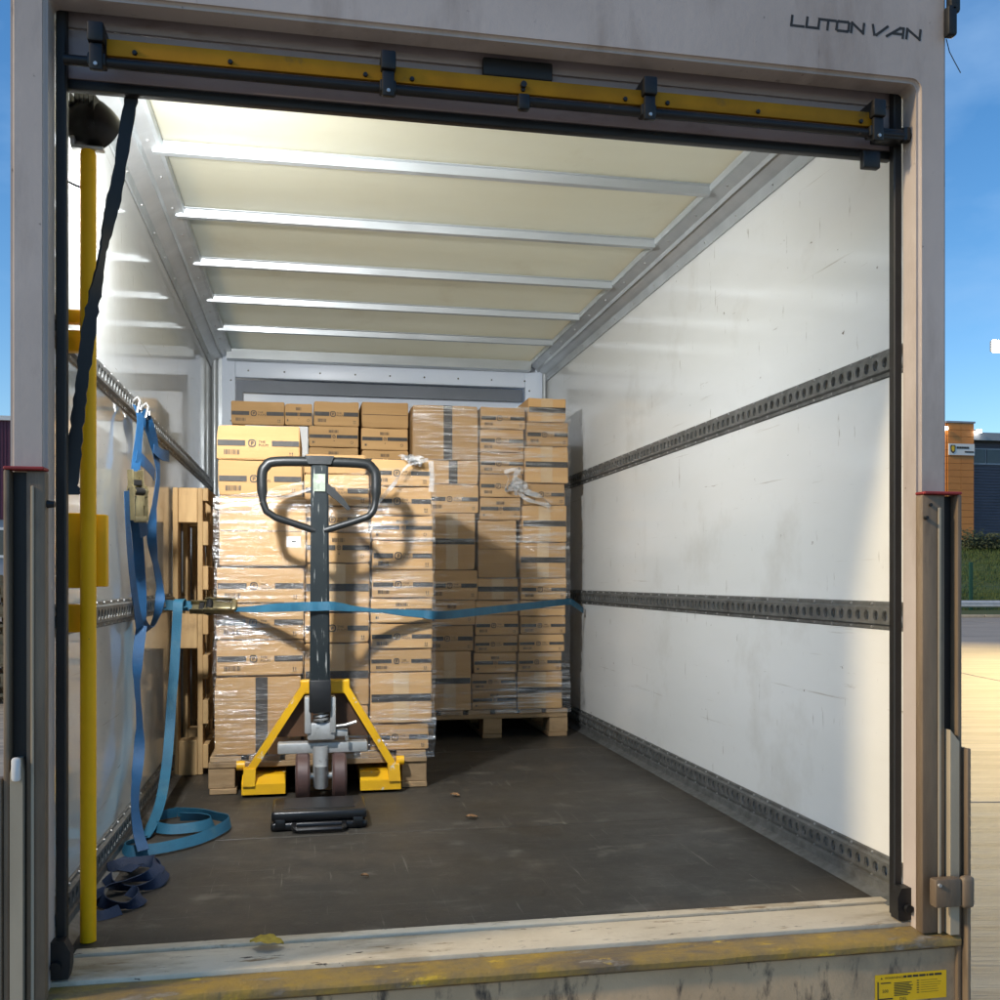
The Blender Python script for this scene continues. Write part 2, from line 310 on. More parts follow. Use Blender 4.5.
# rear frame: jambs and header in one pressing
fx0, fx1, ix0, ix1, izt = -.582, 1.487, -.512, 1.411, 2.987
poly = [(fx0, .985), (fx0, 3.24), (fx1, 3.24), (fx1, .985), (ix1, .985)]
r = .018
poly += [(ix1-r+r*math.cos(t), izt-r+r*math.sin(t)) for t in [R(10*k) for k in range(0, 10)]]
r = .012
poly += [(ix0+r-r*math.sin(t), izt-r+r*math.cos(t)) for t in [R(10*k) for k in range(0, 10)]]
poly += [(ix0, .985)]
bm = bmesh.new(); tmp = MB().prism(poly, 2.13, 2.192).mesh('t'); bm.from_mesh(tmp)
bmesh.ops.bevel(bm, geom=[e for e in bm.edges if abs(e.verts[0].co.y-2.13) < 1e-4 and abs(e.verts[1].co.y-2.13) < 1e-4], offset=.009, segments=3, affect='EDGES')
frame_ = obj('rear_frame', MB().bm(bm), 'rear', van)
# lettering on the header
lt = MB(); TH = .0060; hgt = .0215
def stroke(p, q, y):
    p = Vector(p); q = Vector(q); d = (q-p).normalized(); nn = Vector((-d.y, d.x)); p = p-d*TH/2; q = q+d*TH/2
    V = [p+nn*TH/2, q+nn*TH/2, q-nn*TH/2, p-nn*TH/2]; lt.add([(v.x, y, v.y) for v in V], [(0, 1, 2, 3)])
GL = {'L': [[(0, 1), (0, 0), (1, 0)]], 'U': [[(0, 1), (0, 0), (1, 0), (1, 1)]], 'T': [[(-.1, 1), (1.1, 1)], [(.5, 1), (.5, 0)]],
      'O': [[(.12, 0), (.9, 0), (1, .12), (1, .88), (.9, 1), (.12, 1), (0, .88), (0, .12), (.12, 0)]], 'N': [[(0, 0), (0, 1), (1, 0), (1, 1)]],
      'V': [[(-.05, 1), (.12, 0), (.3, 0), (1.05, 1)]], 'A': [[(-.2, 0), (.75, 1), (1, 1), (1, 0)], [(.3, .36), (1, .36)]]}
x = 1.088; k = 0; gw = .030; gp_ = .0375
for ch in 'LUTON VAN':
    if ch == ' ': x += .017; gw = .034; gp_ = .0435; continue
    lt = MB()
    for pl in GL[ch]:
        for i in range(len(pl)-1):
            k += 1
            A_, B_ = [(x+q[0]*gw+q[1]*hgt*.12, 3.088+q[1]*hgt) for q in pl[i:i+2]]
            stroke(A_, B_, 2.1297-k*.00001)
    x += gp_; le = obj('letter', lt, 'ink', van, sm=False); le['label'] = f'dark letter {ch} on the rear header'
# roof overhang and marker lamp at the corner
obj('roof_capping', MB().bbox(-.60, 1.505, 2.12, 2.30, 3.245, 3.30, .01), 'rear', van)
obj('marker_lamp', MB().bbox(1.474, 1.497, 2.105, 2.1285, 3.095, 3.165, .005).bbox(1.480, 1.506, 2.105, 2.1285, 3.150, 3.24, .006), 'black', van)
obj('cable_end', MB().tube([(1.4875, 2.135, 3.10), (1.496, 2.135, 3.07), (1.506, 2.13, 3.045), (1.522, 2.13, 3.02)], .0012, 6), 'black', van)
# side walls, roof, floor
lw = obj('side_wall', MB().box(XL-.022, XL, 2.193, 6.2, .92, 3.2), 'grp', van, sm=False); lw['label'] = 'gloss white left side wall'
rw = obj('side_wall', MB().box(XR, XR+.016, 2.193, 6.2, .92, 3.2), 'grp2', van, sm=False); rw['label'] = 'gloss white right side wall'
roof = obj('roof', MB().box(XL-.022, XL+.10, 2.193, 6.2, 3.2005, 3.24).box(XR-.10, XR+.016, 2.193, 6.2, 3.2005, 3.24).box(XL+.1005, XR-.1005, 2.193, 2.34, 3.2005, 3.2395).box(XL+.1005, XR-.1005, 6.10, 6.30, 3.2005, 3.2395), 'rear', van, sm=False)
# roof lining panels between ribs
ribs = [3.245, 3.80, 4.37, 4.93, 5.49]
edges = [2.33]+ribs+[6.12]
for i in range(len(edges)-1):
    obj('lining_panel', MB().bbox(XL+.03, XR-.03, edges[i]+.004, edges[i+1]-.004, ZC, ZC+.02, .003, 1), 'ceil', roof)
for y in ribs:
    rb = MB().prismx([(y-.028, ZC-.003), (y-.028, ZC-.006), (y-.018, ZC-.008), (y-.013, ZC-.034), (y+.013, ZC-.034), (y+.018, ZC-.008), (y+.028, ZC-.006), (y+.028, ZC-.003)], -.472, 1.352)
    obj('roof_rib', rb, 'alu', roof, sm=False)
obj('roof_rib', MB().box(-.47, 1.35, 6.03, 6.10, ZC-.06, ZC-.003), 'alu', roof, sm=False)
def cove(s, name='roof_cove'):
    x0 = XL if s < 0 else XR
    q = lambda d, z: (x0-s*d, z)
    pr = [q(.002, 3.06), q(.008, 3.06), q(.010, 3.10), q(.022, 3.106), q(.055, 3.128), q(.060, 3.120), q(.066, 3.134), q(.105, 3.148), q(.118, 3.146), q(.122, 3.160), q(.122, 3.168), q(.002, 3.168)]
    mb = MB(); mb.prism(pr, 2.27, 6.12)
    o = obj(name, mb, 'alu', roof, sm=False)
    rv = MB(); y = 2.6
    while y < 6.1:
        rv.cyl((x0-s*.0845, y, 3.143), (x0-s*.088, y, 3.137), .005, .003, 8); rv.cyl((x0-s*.008, y+.1, 3.08), (x0-s*.013, y+.1, 3.08), .005, .003, 8); y += .28
    obj('rivets', rv, 'steel', o)['kind'] = 'stuff'
cove(-1); cove(1)
fl = MB()
floor = obj('load_floor', MB().box(XL, XR, 2.30, 6.125, .90, .992), 'seam', van, sm=False)
for y0, y1 in ((2.335, 3.245), (3.249, 4.70), (4.703, 6.12)):
    p = MB().bbox(XL+.004, XR-.004, y0, y1, .993, 1.0, .0012, 1); obj('floor_panel', p, 'floor', floor)
# end wall: white frame round a recessed panel
ew = obj('end_wall', MB().box(XL, XR, 6.26, 6.29, .95, 3.2), 'frame', van, sm=False)
obj('end_frame', MB().bbox(XL+.001, -.425, 6.125, 6.165, 1.0, 3.165, .004).bbox(1.335, XR-.001, 6.125, 6.165, 1.0, 3.165, .004).bbox(-.4245, 1.3345, 6.125, 6.165, 3.020, 3.165, .004).bbox(-.4245, 1.3345, 6.125, 6.165, 1.0, 1.6, .004), 'frame', ew)
obj('inner_frame', MB().box(-.4239, 1.334, 6.20, 6.225, 2.945, 3.019).box(-.4239, -.385, 6.20, 6.225, 1.6, 2.9449), 'darkg', ew, sm=False)
rv = MB()
for i in range(9):
    rv.cyl((-.35+i*.21, 6.126, 3.06), (-.35+i*.21, 6.120, 3.06), .006, .004, 8)
for i in range(6):
    for x in (-.45, 1.36): rv.cyl((x, 6.126, 1.8+i*.24), (x, 6.12, 1.8+i*.24), .006, .004, 8)
obj('rivets', rv, 'galv', ew)['kind'] = 'stuff'
obj('corner_post', MB().cyl((XL+.02, 6.10, 1.0), (XL+.02, 6.10, 3.12), .02, n=12).box(XL+.001, XL+.06, 6.118, 6.124, 1.0, 3.13), 'alu', ew)
obj('corner_post', MB().cyl((XR-.016, 6.108, 1.0), (XR-.016, 6.108, 3.12), .014, n=12), 'alu', ew)
# slotted load rails
def rail(parent, s, zc, half=.034, foot=None):
    x0 = XL if s < 0 else XR
    P = .0425; n = int((6.09-2.275)/P); mb = MB(); hw = .021
    W_ = lambda y, z, o: (x0-s*o, y, z)
    oct_ = [(math.cos(R(22.5+45*i)), math.sin(R(22.5+45*i))) for i in range(8)]
    for i in range(n):
        ya = 2.275+i*P; yc = ya+P/2; yb = ya+P
        V = [W_(ya, zc-hw, .016), W_(yb, zc-hw, .016), W_(yb, zc+hw, .016), W_(ya, zc+hw, .016)]
        V += [W_(yc+.0125*a_, zc+.0145*b_, .016) for a_, b_ in oct_]
        F = [(1, 2, 4, 11), (2, 5, 4), (2, 3, 6, 5), (3, 7, 6), (3, 0, 8, 7), (0, 9, 8), (0, 1, 10, 9), (1, 11, 10)]
        V += [W_(yc+.0125*a_, zc+.0145*b_, .010) for a_, b_ in oct_]
        F += [(4+j, 4+(j+1) % 8, 12+(j+1) % 8, 12+j) for j in range(8)]
        mb.add(V, F)
    ye = 2.275+n*P
    for sg in (1, -1):
        pr = [(hw, .016), (hw+.004, .006), (half, .006), (half+.003, .0015)]
        for (h0, o0), (h1, o1) in zip(pr[:-1], pr[1:]):
            mb.add([W_(2.275, zc+sg*h0, o0), W_(ye, zc+sg*h0, o0), W_(ye, zc+sg*h1, o1), W_(2.275, zc+sg*h1, o1)], [(0, 1, 2, 3)])
    if foot is not None:
        for (z0, o0), (z1, o1) in (((zc-half, .006), (zc-half-.004, .014)), ((zc-half-.004, .014), (foot+.012, .014)), ((foot+.012, .014), (foot+.001, .045))):
            mb.add([W_(2.275, z0, o0), W_(ye, z0, o0), W_(ye, z1, o1), W_(2.275, z1, o1)], [(0, 1, 2, 3)])
    o = obj('load_rail', mb, 'galv', parent, sm=False)
    rv = MB(); y = 2.31
    while y < 6.0:
        for sg in (1, -1): rv.cyl(W_(y, zc+sg*(half-.004), .006), W_(y, zc+sg*(half-.004), .0095), .0042, .003, 6)
        y += .102
    rr = obj('rail_rivets', rv, 'steel', parent); rr['kind'] = 'stuff'
for s, wl in ((-1, lw), (1, rw)):
    rail(wl, s, 2.374); rail(wl, s, 1.723); rail(wl, s, 1.0686, .033, 1.0)
# door tracks and their feet
for x0, x1 in ((-.511, -.490), (1.389, 1.4105)):
    t = obj('door_track', MB().bbox(x0, x1, 2.194, 2.218, 1.004, 3.02, .003, 1), 'black', van)
    xc = (x0+x1)/2
    fm = MB().prism([(xc-.022, 1.006), (xc+.022, 1.006), (xc+.026, 1.03), (xc+.026, 1.06), (xc+.014, 1.082), (xc-.014, 1.082), (xc-.024, 1.06), (xc-.024, 1.03)], 2.158, 2.19)
    obj('track_foot', fm.cyl((xc, 2.156, 1.035), (xc, 2.146, 1.035), .010, n=12), 'black', t)
# sill, step and beam
obj('sill_plate', MB().bbox(-.54, 1.45, 2.160, 2.296, .94, 1.001, .005, 2), 'sill', van)
obj('sill_strip', MB().bbox(-.50, 1.44, 2.299, 2.334, .94, 1.006, .003, 2), 'sill', van)
step = MB(); xs = -.53; n = 40
V = []; F = []
for i in range(n+1):
    x = -.525+(1.492+.525)*i/n; wv = .003*noise.noise(Vector((x*3, 0, 1)))+.0015*noise.noise(Vector((x*14, 2, 1)))
    for (y, z) in ((2.158, .991), (2.098, .988), (2.088+wv, .984), (2.084+wv*2, .978), (2.085+wv*2, .966), (2.091, .962), (2.12, .961)): V.append((x, y, z+wv*.6))
for i in range(n):
    for j in range(6): q = i*7+j; F.append((q, q+7, q+8, q+1))
obj('step_tread', step.add(V, F).box(-.524, 1.491, 2.12, 2.158, .961, .9595), 'step', van)
obj('rear_beam', MB().bbox(-.522, 1.490, 2.100, 2.30, .55, .957, .006), 'beam', van)
# warning sticker
sx0, sx1, sz0, sz1 = 1.280, 1.463, .842, .906
stk = obj('warning_sticker', MB().qxz(sx0, sx1, sz0, sz1, 2.0992), 'stick', van, sm=False); stk['label'] = 'yellow warning sticker with black print'
sp = MB(); y = 2.0988
sp.add([(sx0+.014, y, sz1-.011), (sx0+.019, y, sz1-.011), (sx0+.0165, y, sz1-.006)], [(0, 1, 2)])
text(sp, 'WARNING', sx0+.024, sz1-.011, .0075, y, 1.3); 
x = sx0+.072
for wq in (.010, .013, .016, .018, .006, .014, .020): sp.qxz(x, x+wq-.002, sz1-.0105, sz1-.0055, y); x += wq+.0005
sp.qxz(sx0+.006, sx0+.009, sz0+.006, sz1-.016, y); sp.qxz(sx0+.009, sx0+.045, sz0+.006, sz0+.009, y); sp.qxz(sx0+.014, sx0+.04, sz1-.021, sz1-.0185, y)
text(sp, '500', sx0+.018, sz0+.022, .0105, y, 1.0); text(sp, 'DEL', sx0+.062, sz0+.002, .010, y, 1.1)
for i in range(9):
    sp.qxz(sx0+.048, sx0+.082+.016*random.random(), sz0+.013+i*.0036, sz0+.0148+i*.0036, y)
for i in range(6): sp.qxz(sx0+.106, sx0+.112, sz0+.016+i*.0055, sz0+.018+i*.0055, y); sp.qxz(sx0+.116, sx0+.150+.02*random.random(), sz0+.0165+i*.0055, sz0+.0172+i*.0055, y)
obj('print', sp, 'ink', stk, sm=False)
# tail lift columns
def column(left):
    if left: e0, e1, b1, b2, top, zb = -.582, -.571, -.543, -.507, 2.030, .97
    else: e0, e1, b1, b2, top, zb = 1.497, 1.486, 1.459, 1.400, 2.014, .9925
    X = lambda q0, q1: (min(q0, q1), max(q0, q1))
    c = obj('lift_column', MB().bbox(*X(b1, b2), 2.098, 2.127, zb, top, .005).bbox(*X(e0, e1), 2.090, 2.127, .5, top, .003).box(*X(e1, b1), 2.122, 2.1265, zb, top-.001), 'col', van)
    obj('channel_lining', MB().box(*X(e1+(.001 if left else -.001), b1+(-.001 if left else .001)), 2.116, 2.1212, zb, top-.002), 'black', c, sm=False)
    obj('guide_rib', MB().bbox(*X(b1+(.010 if left else -.012), b1+(.016 if left else -.020)), 2.094, 2.0975, zb, top-.03, .0015, 1), 'cream', c)
    obj('red_cap', MB().bbox(*X(e0, b2), 2.088, 2.1275, top+.0005, top+.007, .002, 1), 'red', c)
    if left:
        obj('lift_runner', MB().prism([(-.5690, .5), (-.5690, 1.44), (-.562, 1.468), (-.550, 1.468), (-.5455, 1.44), (-.5455, .5)], 2.086, 2.115), 'cream', c)
        obj('runner_tip', MB().bbox(-.564, -.547, 2.072, 2.0855, 1.425, 1.472, .006), 'white', c)
        obj('runner_edge', MB().bbox(-.606, -.5835, 2.085, 2.12, .5, 1.43, .004), 'col', c)
        obj('bolt', MB().cyl((-.5065, 2.110, 1.965), (-.492, 2.110, 1.965), .008, .006, 8), 'black', c)
    else:
        obj('lift_runner', MB().prism([(1.4615, .9925), (1.4615, 1.468), (1.4845, 1.44), (1.4845, .9925)], 2.082, 2.114), 'cream', c)
        obj('runner_edge', MB().bbox(1.4985, 1.508, 2.072, 2.125, .5, 1.425, .003), 'col', c)
        obj('lift_bracket', MB().bbox(1.404, 1.470, 2.052, 2.080, 1.066, 1.132, .006, 2).bbox(1.4705, 1.503, 2.048, 2.070, 1.062, 1.136, .010, 3), 'col', c)
        obj('bolt', MB().cyl((1.412, 2.0515, 1.120), (1.412, 2.047, 1.120), .005, .004, 8), 'steel', c)
        obj('bolt', MB().cyl((1.407, 2.0975, 1.960), (1.407, 2.088, 1.960), .005, .004, 8), 'black', c); obj('bolt', MB().cyl((1.420, 2.0975, 1.99), (1.420, 2.093, 1.99), .004, .004, 8), 'black', c)
column(True); column(False)
# roller shutter, rolled up
sh = obj('roller_shutter', MB().bbox(-.500, 1.3999, 2.2195, 2.236, 2.862, 2.966, .004).bbox(-.500, 1.3999, 2.2205, 2.236, 2.969, 3.10, .004), 'shut', van)
obj('bottom_seal', MB().bbox(-.501, 1.400, 2.2185, 2.242, 2.840, 2.8605, .004), 'black', sh)
obj('yellow_bar', MB().bbox(-.405, 1.335, 2.160, 2.172, 2.888, 2.922, .002), 'ybar', sh)
obj('lock_tube', MB().cyl((-.488, 2.166, 2.874), (1.422, 2.166, 2.874), .0105, n=12), 'blackm', sh)
rb = MB()
for x in (-.35, -.16, .12, .22, .465, .70, .80, 1.02, 1.28): rb.cyl((x, 2.1595, 2.897), (x, 2.155, 2.897), .0055, .0045, 8)
obj('bar_bolts', rb, 'blackm', sh)['kind'] = 'stuff'
for x in (-.423, .168, .754, 1.318):
    b_ = MB().bbox(x-.016, x+.016, 2.138, 2.2185, 2.905, 2.945, .004).bbox(x-.013, x+.013, 2.144, 2.156, 2.850, 2.904, .003).bbox(x-.018, x+.018, 2.150, 2.18, 2.862, 2.888, .004)
    k_ = obj('latch_bracket', b_, 'blackm', sh)
    obj('screw', MB().cyl((x, 2.1435, 2.860), (x, 2.140, 2.860), .004, n=8), 'steel', sh)
obj('latch_plate', MB().bbox(.383, .543, 2.200, 2.2190, 2.944, 2.984, .004), 'black', sh)
obj('centre_catch', MB().bbox(.452, .479, 2.145, 2.165, 2.848, 2.884, .006).cyl((.465, 2.158, 2.905), (.465, 2.148, 2.905), .007, n=8), 'blackm', sh)
obj('end_roller', MB().bbox(1.326, 1.40, 2.158, 2.20, 2.862, 2.888, .004).cyl((1.40, 2.166, 2.862), (1.40, 2.166, 2.892), .012, n=10).bbox(1.30, 1.345, 2.18, 2.20, 2.80, 2.842, .004), 'blackm', sh)
# grab pole on the left
gp = obj('grab_pole', MB().cyl((-.487, 2.39, 1.002), (-.487, 2.39, 2.775), .0172, n=20).cyl((-.487, 2.39, 2.775), (-.487, 2.39, 2.79), .0172, .011, n=20), 'ypole', van)
for x0, x1, z0, z1, yy in ((-.549, -.4905, 1.797, 1.968, 2.415), (-.549, -.510, 1.696, 1.760, 2.42), (-.549, -.508, 2.337, 2.385, 2.42), (-.549, -.508, 2.402, 2.432, 2.42)):
    obj('mount_plate', MB().bbox(x0, x1, yy, yy+.03, z0, z1, .004), 'ypole', gp)
obj('mount_plate', MB().bbox(-.4895, -.452, 2.41, 2.44, 1.80, 1.965, .004), 'ypole', gp)
# chassis and rear wheels under the box
obj('chassis', MB().bbox(-.2, 1.1, 2.4, 6.2, .55, .89, .01), 'black', van)
for x in (-.50, 1.41):
    wv = obj('wheel', MB().lathe([(.12, -.1), (.30, -.1), (.345, -.07), (.345, .07), (.30, .1), (.12, .1)], (x, 4.4, .345), (1, 0, 0), 32), 'tyre', van)
    obj('rim', MB().lathe([(.0, -.05), (.17, -.06), (.20, -.102), (.20, .102), (.17, .06), (0, .05)], (x, 4.4, .345), (1, 0, 0), 24), 'steel', wv)

# ================================================================== work lamp on the pole
LP = Vector((-.486, 2.412, 2.852)); LD = Vector((.40, .86, -.36)).normalized()
lamp = thing('work_lamp', 'round black work lamp clamped on top of the yellow pole', 'lamp', LP)
obj('housing', MB().lathe([(0, -.050), (.020, -.048), (.040, -.038), (.053, -.020), (.059, .004), (.060, .024), (.052, .027), (.0515, .020), (0, .020)], LP, LD, 32), 'lampb', lamp)
fn = MB(); ax = LD.orthogonal().normalized()
for i in range(7):
    p = LP+Vector((0, 0, 1)).cross(LD).normalized()*(-.036+i*.012); d = Vector((0, 0, 1))
    hh = math.sqrt(max(.0001, .050**2-(-.036+i*.012)**2)); q = p-LD*.045
    fn.add([(q-d*hh)[:], (q+d*hh)[:], (q+d*hh+LD*.03)[:], (q-d*hh+LD*.03)[:], (q-d*hh+ax*.002)[:], (q+d*hh+ax*.002)[:]], [(0, 1, 2, 3), (0, 1, 5, 4)])
obj('cooling_fins', fn, 'lampb', lamp)
M['led'] = emit('led_glow', (1, .98, .95), 30)
obj('lens', MB().lathe([(0, .0225), (.048, .0225), (.048, .021)], LP, LD, 28), 'led', lamp)
obj('bracket', MB().bbox(-.522, -.452, 2.375, 2.400, 2.782, 2.790, .003).bbox(-.524, -.514, 2.38, 2.40, 2.7905, 2.812, .003).cyl((-.487, 2.39, 2.77), (-.487, 2.39, 2.783), .011, n=12), 'steel', lamp)
obj('cable', MB().tube([(-.50, 2.40, 2.70), (-.52, 2.40, 2.708), (-.545, 2.40, 2.72), (-.556, 2.41, 2.74)], .003, 8), 'black', lamp)
sl = bpy.data.lights.new('work_lamp_light', 'SPOT'); slo = bpy.data.objects.new('work_lamp_light', sl); sc.collection.objects.link(slo); slo.parent = lamp
slo.location = LD*.036; slo.rotation_euler = (-LD).to_track_quat('Z', 'Y').to_euler()
sl.energy = 195; sl.spot_size = R(162); sl.spot_blend = 1.0; sl.shadow_soft_size = .055; sl.color = (.97, .985, 1)

# black pull strap of the shutter
ps = MB().ribbon([(-.369, 2.24, 2.845), (-.383, 2.24, 2.76), (-.397, 2.24, 2.665), (-.412, 2.24, 2.59), (-.427, 2.24, 2.514), (-.437, 2.24, 2.45), (-.449, 2.24, 2.386), (-.462, 2.24, 2.29), (-.473, 2.24, 2.195), (-.482, 2.24, 2.11), (-.488, 2.238, 2.03), (-.486, 2.236, 1.995)],
                 [(1, 0, .1), (1, .1, .1), (1, .3, 0), (.8, .6, 0), (.25, 1, 0), (.5, .9, 0), (.9, .5, 0), (1, .2, 0), (1, 0, 0), (1, .1, 0), (.9, .3, 0), (.7, .5, 0)], .026, .005, .17)
tag(obj('pull_strap', ps, 'black', None, (-.43, 2.24, 1.99)), 'black frayed webbing pull strap hanging from the shutter beside yellow pole', 'strap')

# ================================================================== pallets
def pallet_mesh_parts(wd, ln):   # wd along x, ln along y, origin at centre base
    P = []
    for x in (-wd/2+.05, 0, wd/2-.05): P.append(('board', (x, 0, .011), (.1, ln, .022)))
    for x in (-wd/2+.05, 0, wd/2-.05):
        for y in (-ln/2+.073, 0, ln/2-.073): P.append(('block', (x, y, .022+.039), (.098, .145, .078)))
    for y in (-ln/2+.073, 0, ln/2-.073): P.append(('board', (0, y, .111), (wd, .145, .022)))
    n = 6; bw = .115
    for i in range(n): P.append(('board', (-wd/2+bw/2+(wd-bw)*i/(n-1), 0, .133), (bw, ln, .022)))
    return P
_box = {}
def piece(dim, m):
    k = (tuple(round(d, 3) for d in dim), m)
    if k not in _box:
        a_, b_, c_ = [d/2 for d in dim]; me = MB().bbox(-a_, a_, -b_, b_, -c_, c_, .0025, 1).mesh('piece'); shade(me, 25); me.materials.append(M[m]); _box[k] = me
    return _box[k]
def pallet(label, loc, wd, ln, m, rot=(0, 0, 0), group=None, deck=True):
    t = thing('wooden_pallet', label, 'pallet', loc, group); t.rotation_euler = rot
    for nm, p, d in pallet_mesh_parts(wd, ln):
        o = bpy.data.objects.new(nm, piece(d, m)); sc.collection.objects.link(o); o.parent = t; o.location = Vector(p)+Vector((random.uniform(-.003, .003), random.uniform(-.005, .005), 0)); o.rotation_euler.z = random.uniform(-.006, .006)
    return t
PG = 'wooden pallets inside the van'
pallet('wooden pallet under the wrapped cartons behind the pallet truck', (.045, 4.53, 1.001), .83, 1.2, 'oldwood', group=PG)
pallet('wooden pallet under the taller load by right wall', (.93, 5.57, 1.001), .80, 1.0, 'oldwood', group=PG)
pallet('wooden pallet hidden under the rear left load', (.07, 5.68, 1.001), .80, .88, 'oldwood', group=PG)
# stood on edge against the left wall, deck boards facing the load
sp_ = thing('wooden_pallet', 'empty pale wooden pallet standing on edge against the left wall', 'pallet', (-.485, 4.73, 1.001), PG)
def sbox(nm, x0, x1, y0, y1, z0, z1):
    o = bpy.data.objects.new(nm, piece((x1-x0, y1-y0, z1-z0), 'wood')); sc.collection.objects.link(o); o.parent = sp_; o.location = Vector(((x0+x1)/2, (y0+y1)/2, (z0+z1)/2))-WL[sp_.name]
    o.rotation_euler = (random.uniform(-.006, .006), 0, 0)
for z0, z1 in ((1.001, 1.146), (1.53, 1.675), (2.055, 2.20)):
    for y in (4.34, 4.68, 5.02): sbox('block', -.531, -.455, y, y+.1, z0, z1)
for y in (4.335, 4.68, 5.025): sbox('board', -.553, -.532, y, y+.1, 1.001, 2.20)
for y in (4.34, 4.68, 5.02): sbox('board', -.454, -.433, y, y+.1, 1.001, 2.20)
for i in range(7): zz = 1.03+i*.186; sbox('board', -.4325, -.4105, 4.335, 5.125, zz, min(zz+.10, 2.20))

# ================================================================== cartons
ORD = ['topmost', 'second', 'third', 'fourth', 'fifth', 'sixth', 'seventh', 'eighth', 'ninth', 'tenth', 'eleventh', 'twelfth', 'thirteenth']
def print_mesh(w_, h, d, kind, full):
    mb = MB(); y = -d/2-.0009; X = lambda t: -w_/2+t*w_; bh = min(.021, h*.165)
    if full: bh = .021
    mid = h*.50
    def logo(cx, cz, rr):
        V = []; n = 16
        for i in range(n):
            t = 2*math.pi*i/n; q = (abs(math.cos(t))**3+abs(math.sin(t))**3)**(-1/3)
            V += [(cx+rr*q*math.cos(t), y, cz+rr*q*math.sin(t)), (cx+rr*.72*q*math.cos(t), y, cz+rr*.72*q*math.sin(t))]
        mb.add(V, [(2*i, 2*((i+1) % n), 2*((i+1) % n)+1, 2*i+1) for i in range(n)])
        mb.qxz(cx-rr*.30, cx-rr*.08, cz-rr*.5, cz+rr*.45, y); mb.qxz(cx-rr*.05, cx+rr*.38, cz+.2*rr, cz+rr*.45, y); mb.qxz(cx+rr*.18, cx+rr*.38, cz-.15*rr, cz+rr*.17, y); mb.qxz(cx-rr*.05, cx+rr*.15, cz-.2*rr, cz-.02*rr, y)
    def bars(x0, z0, ww, hh):
        x = x0; rr = random.Random(5)
        while x < x0+ww:
            b_ = rr.choice((.0012, .002, .003)); mb.qxz(x, min(x+b_, x0+ww), z0, z0+hh, y); x += b_+rr.choice((.0013, .002, .003))
    def arrows(x, z, q):
        for k in (0, 1):
            xx = x+k*q*.62; mb.qxz(xx+q*.14, xx+q*.28, z, z+q*.6, y); mb.add([(xx, y, z+q*.6), (xx+q*.42, y, z+q*.6), (xx+q*.21, y, z+q)], [(0, 1, 2)])
        mb.qxz(x, x+q*1.05, z-q*.25, z-q*.12, y)
    if kind in 'P':
        mid = h*.48; rr = min(h*.13, .0145)
        mb.qxz(X(.0), X(.335), mid-bh/2, mid+bh/2, y); mb.qxz(X(.665), X(1), mid-bh/2, mid+bh/2, y); logo(X(.42), mid, rr)
        ts = min(.0125, h*.11); text(mb, 'THE', X(.50), mid+ts*.12, ts, y, 1.15); text(mb, 'PULPS', X(.50), mid-ts*.92, ts, y, 1.15)
        bars(X(.08), h*.14, w_*.19, h*.14); arrows(X(.88), h*.13, min(.014, h*.12))
    elif kind == 'E':
        mid = h*.50; mb.qxz(X(0), X(.45), mid-bh/2, mid+bh/2, y); mb.qxz(X(.56), X(1), mid-bh/2, mid+bh/2, y); logo(X(.505), mid, min(.0085, h*.08))
        bars(X(.40), h*.68, w_*.20, h*.14); mb.qxz(X(.5), X(.515), h*.27, h*.32, y); mb.qxz(X(.06), X(.09), h*.16, h*.26, y); mb.qxz(X(.10), X(.11), h*.16, h*.26, y)
        cx = X(.88); cz = h*.22; q = min(.009, h*.09)
        for k in range(3):
            t = R(90+120*k); t2 = R(90+120*(k+1)-35); p0 = (cx+q*math.cos(t), cz+q*math.sin(t)); p1 = (cx+q*math.cos(t2), cz+q*math.sin(t2))
            mb.add([(p0[0], y, p0[1]), (p1[0], y, p1[1]), (cx+(p1[0]-cx)*.65, y, cz+(p1[1]-cz)*.65), (cx+(p0[0]-cx)*.65, y, cz+(p0[1]-cz)*.65)], [(0, 1, 2, 3)])
    elif kind == 'T':
        mb.qxz(X(0), X(1), mid-bh*.7, mid+bh*.7, y)
    elif kind == 'V':
        xx = X(.44 if w_ < .3 else .47); mb.qxz(xx, xx+.045, 0.001, h-.001, y)
    return mb
KD = {'P': 'printed', 'E': 'end-printed', 'T': 'banded', 'V': 'black-striped', 'N': 'plain', 'S': 'plain', 'W': 'white'}
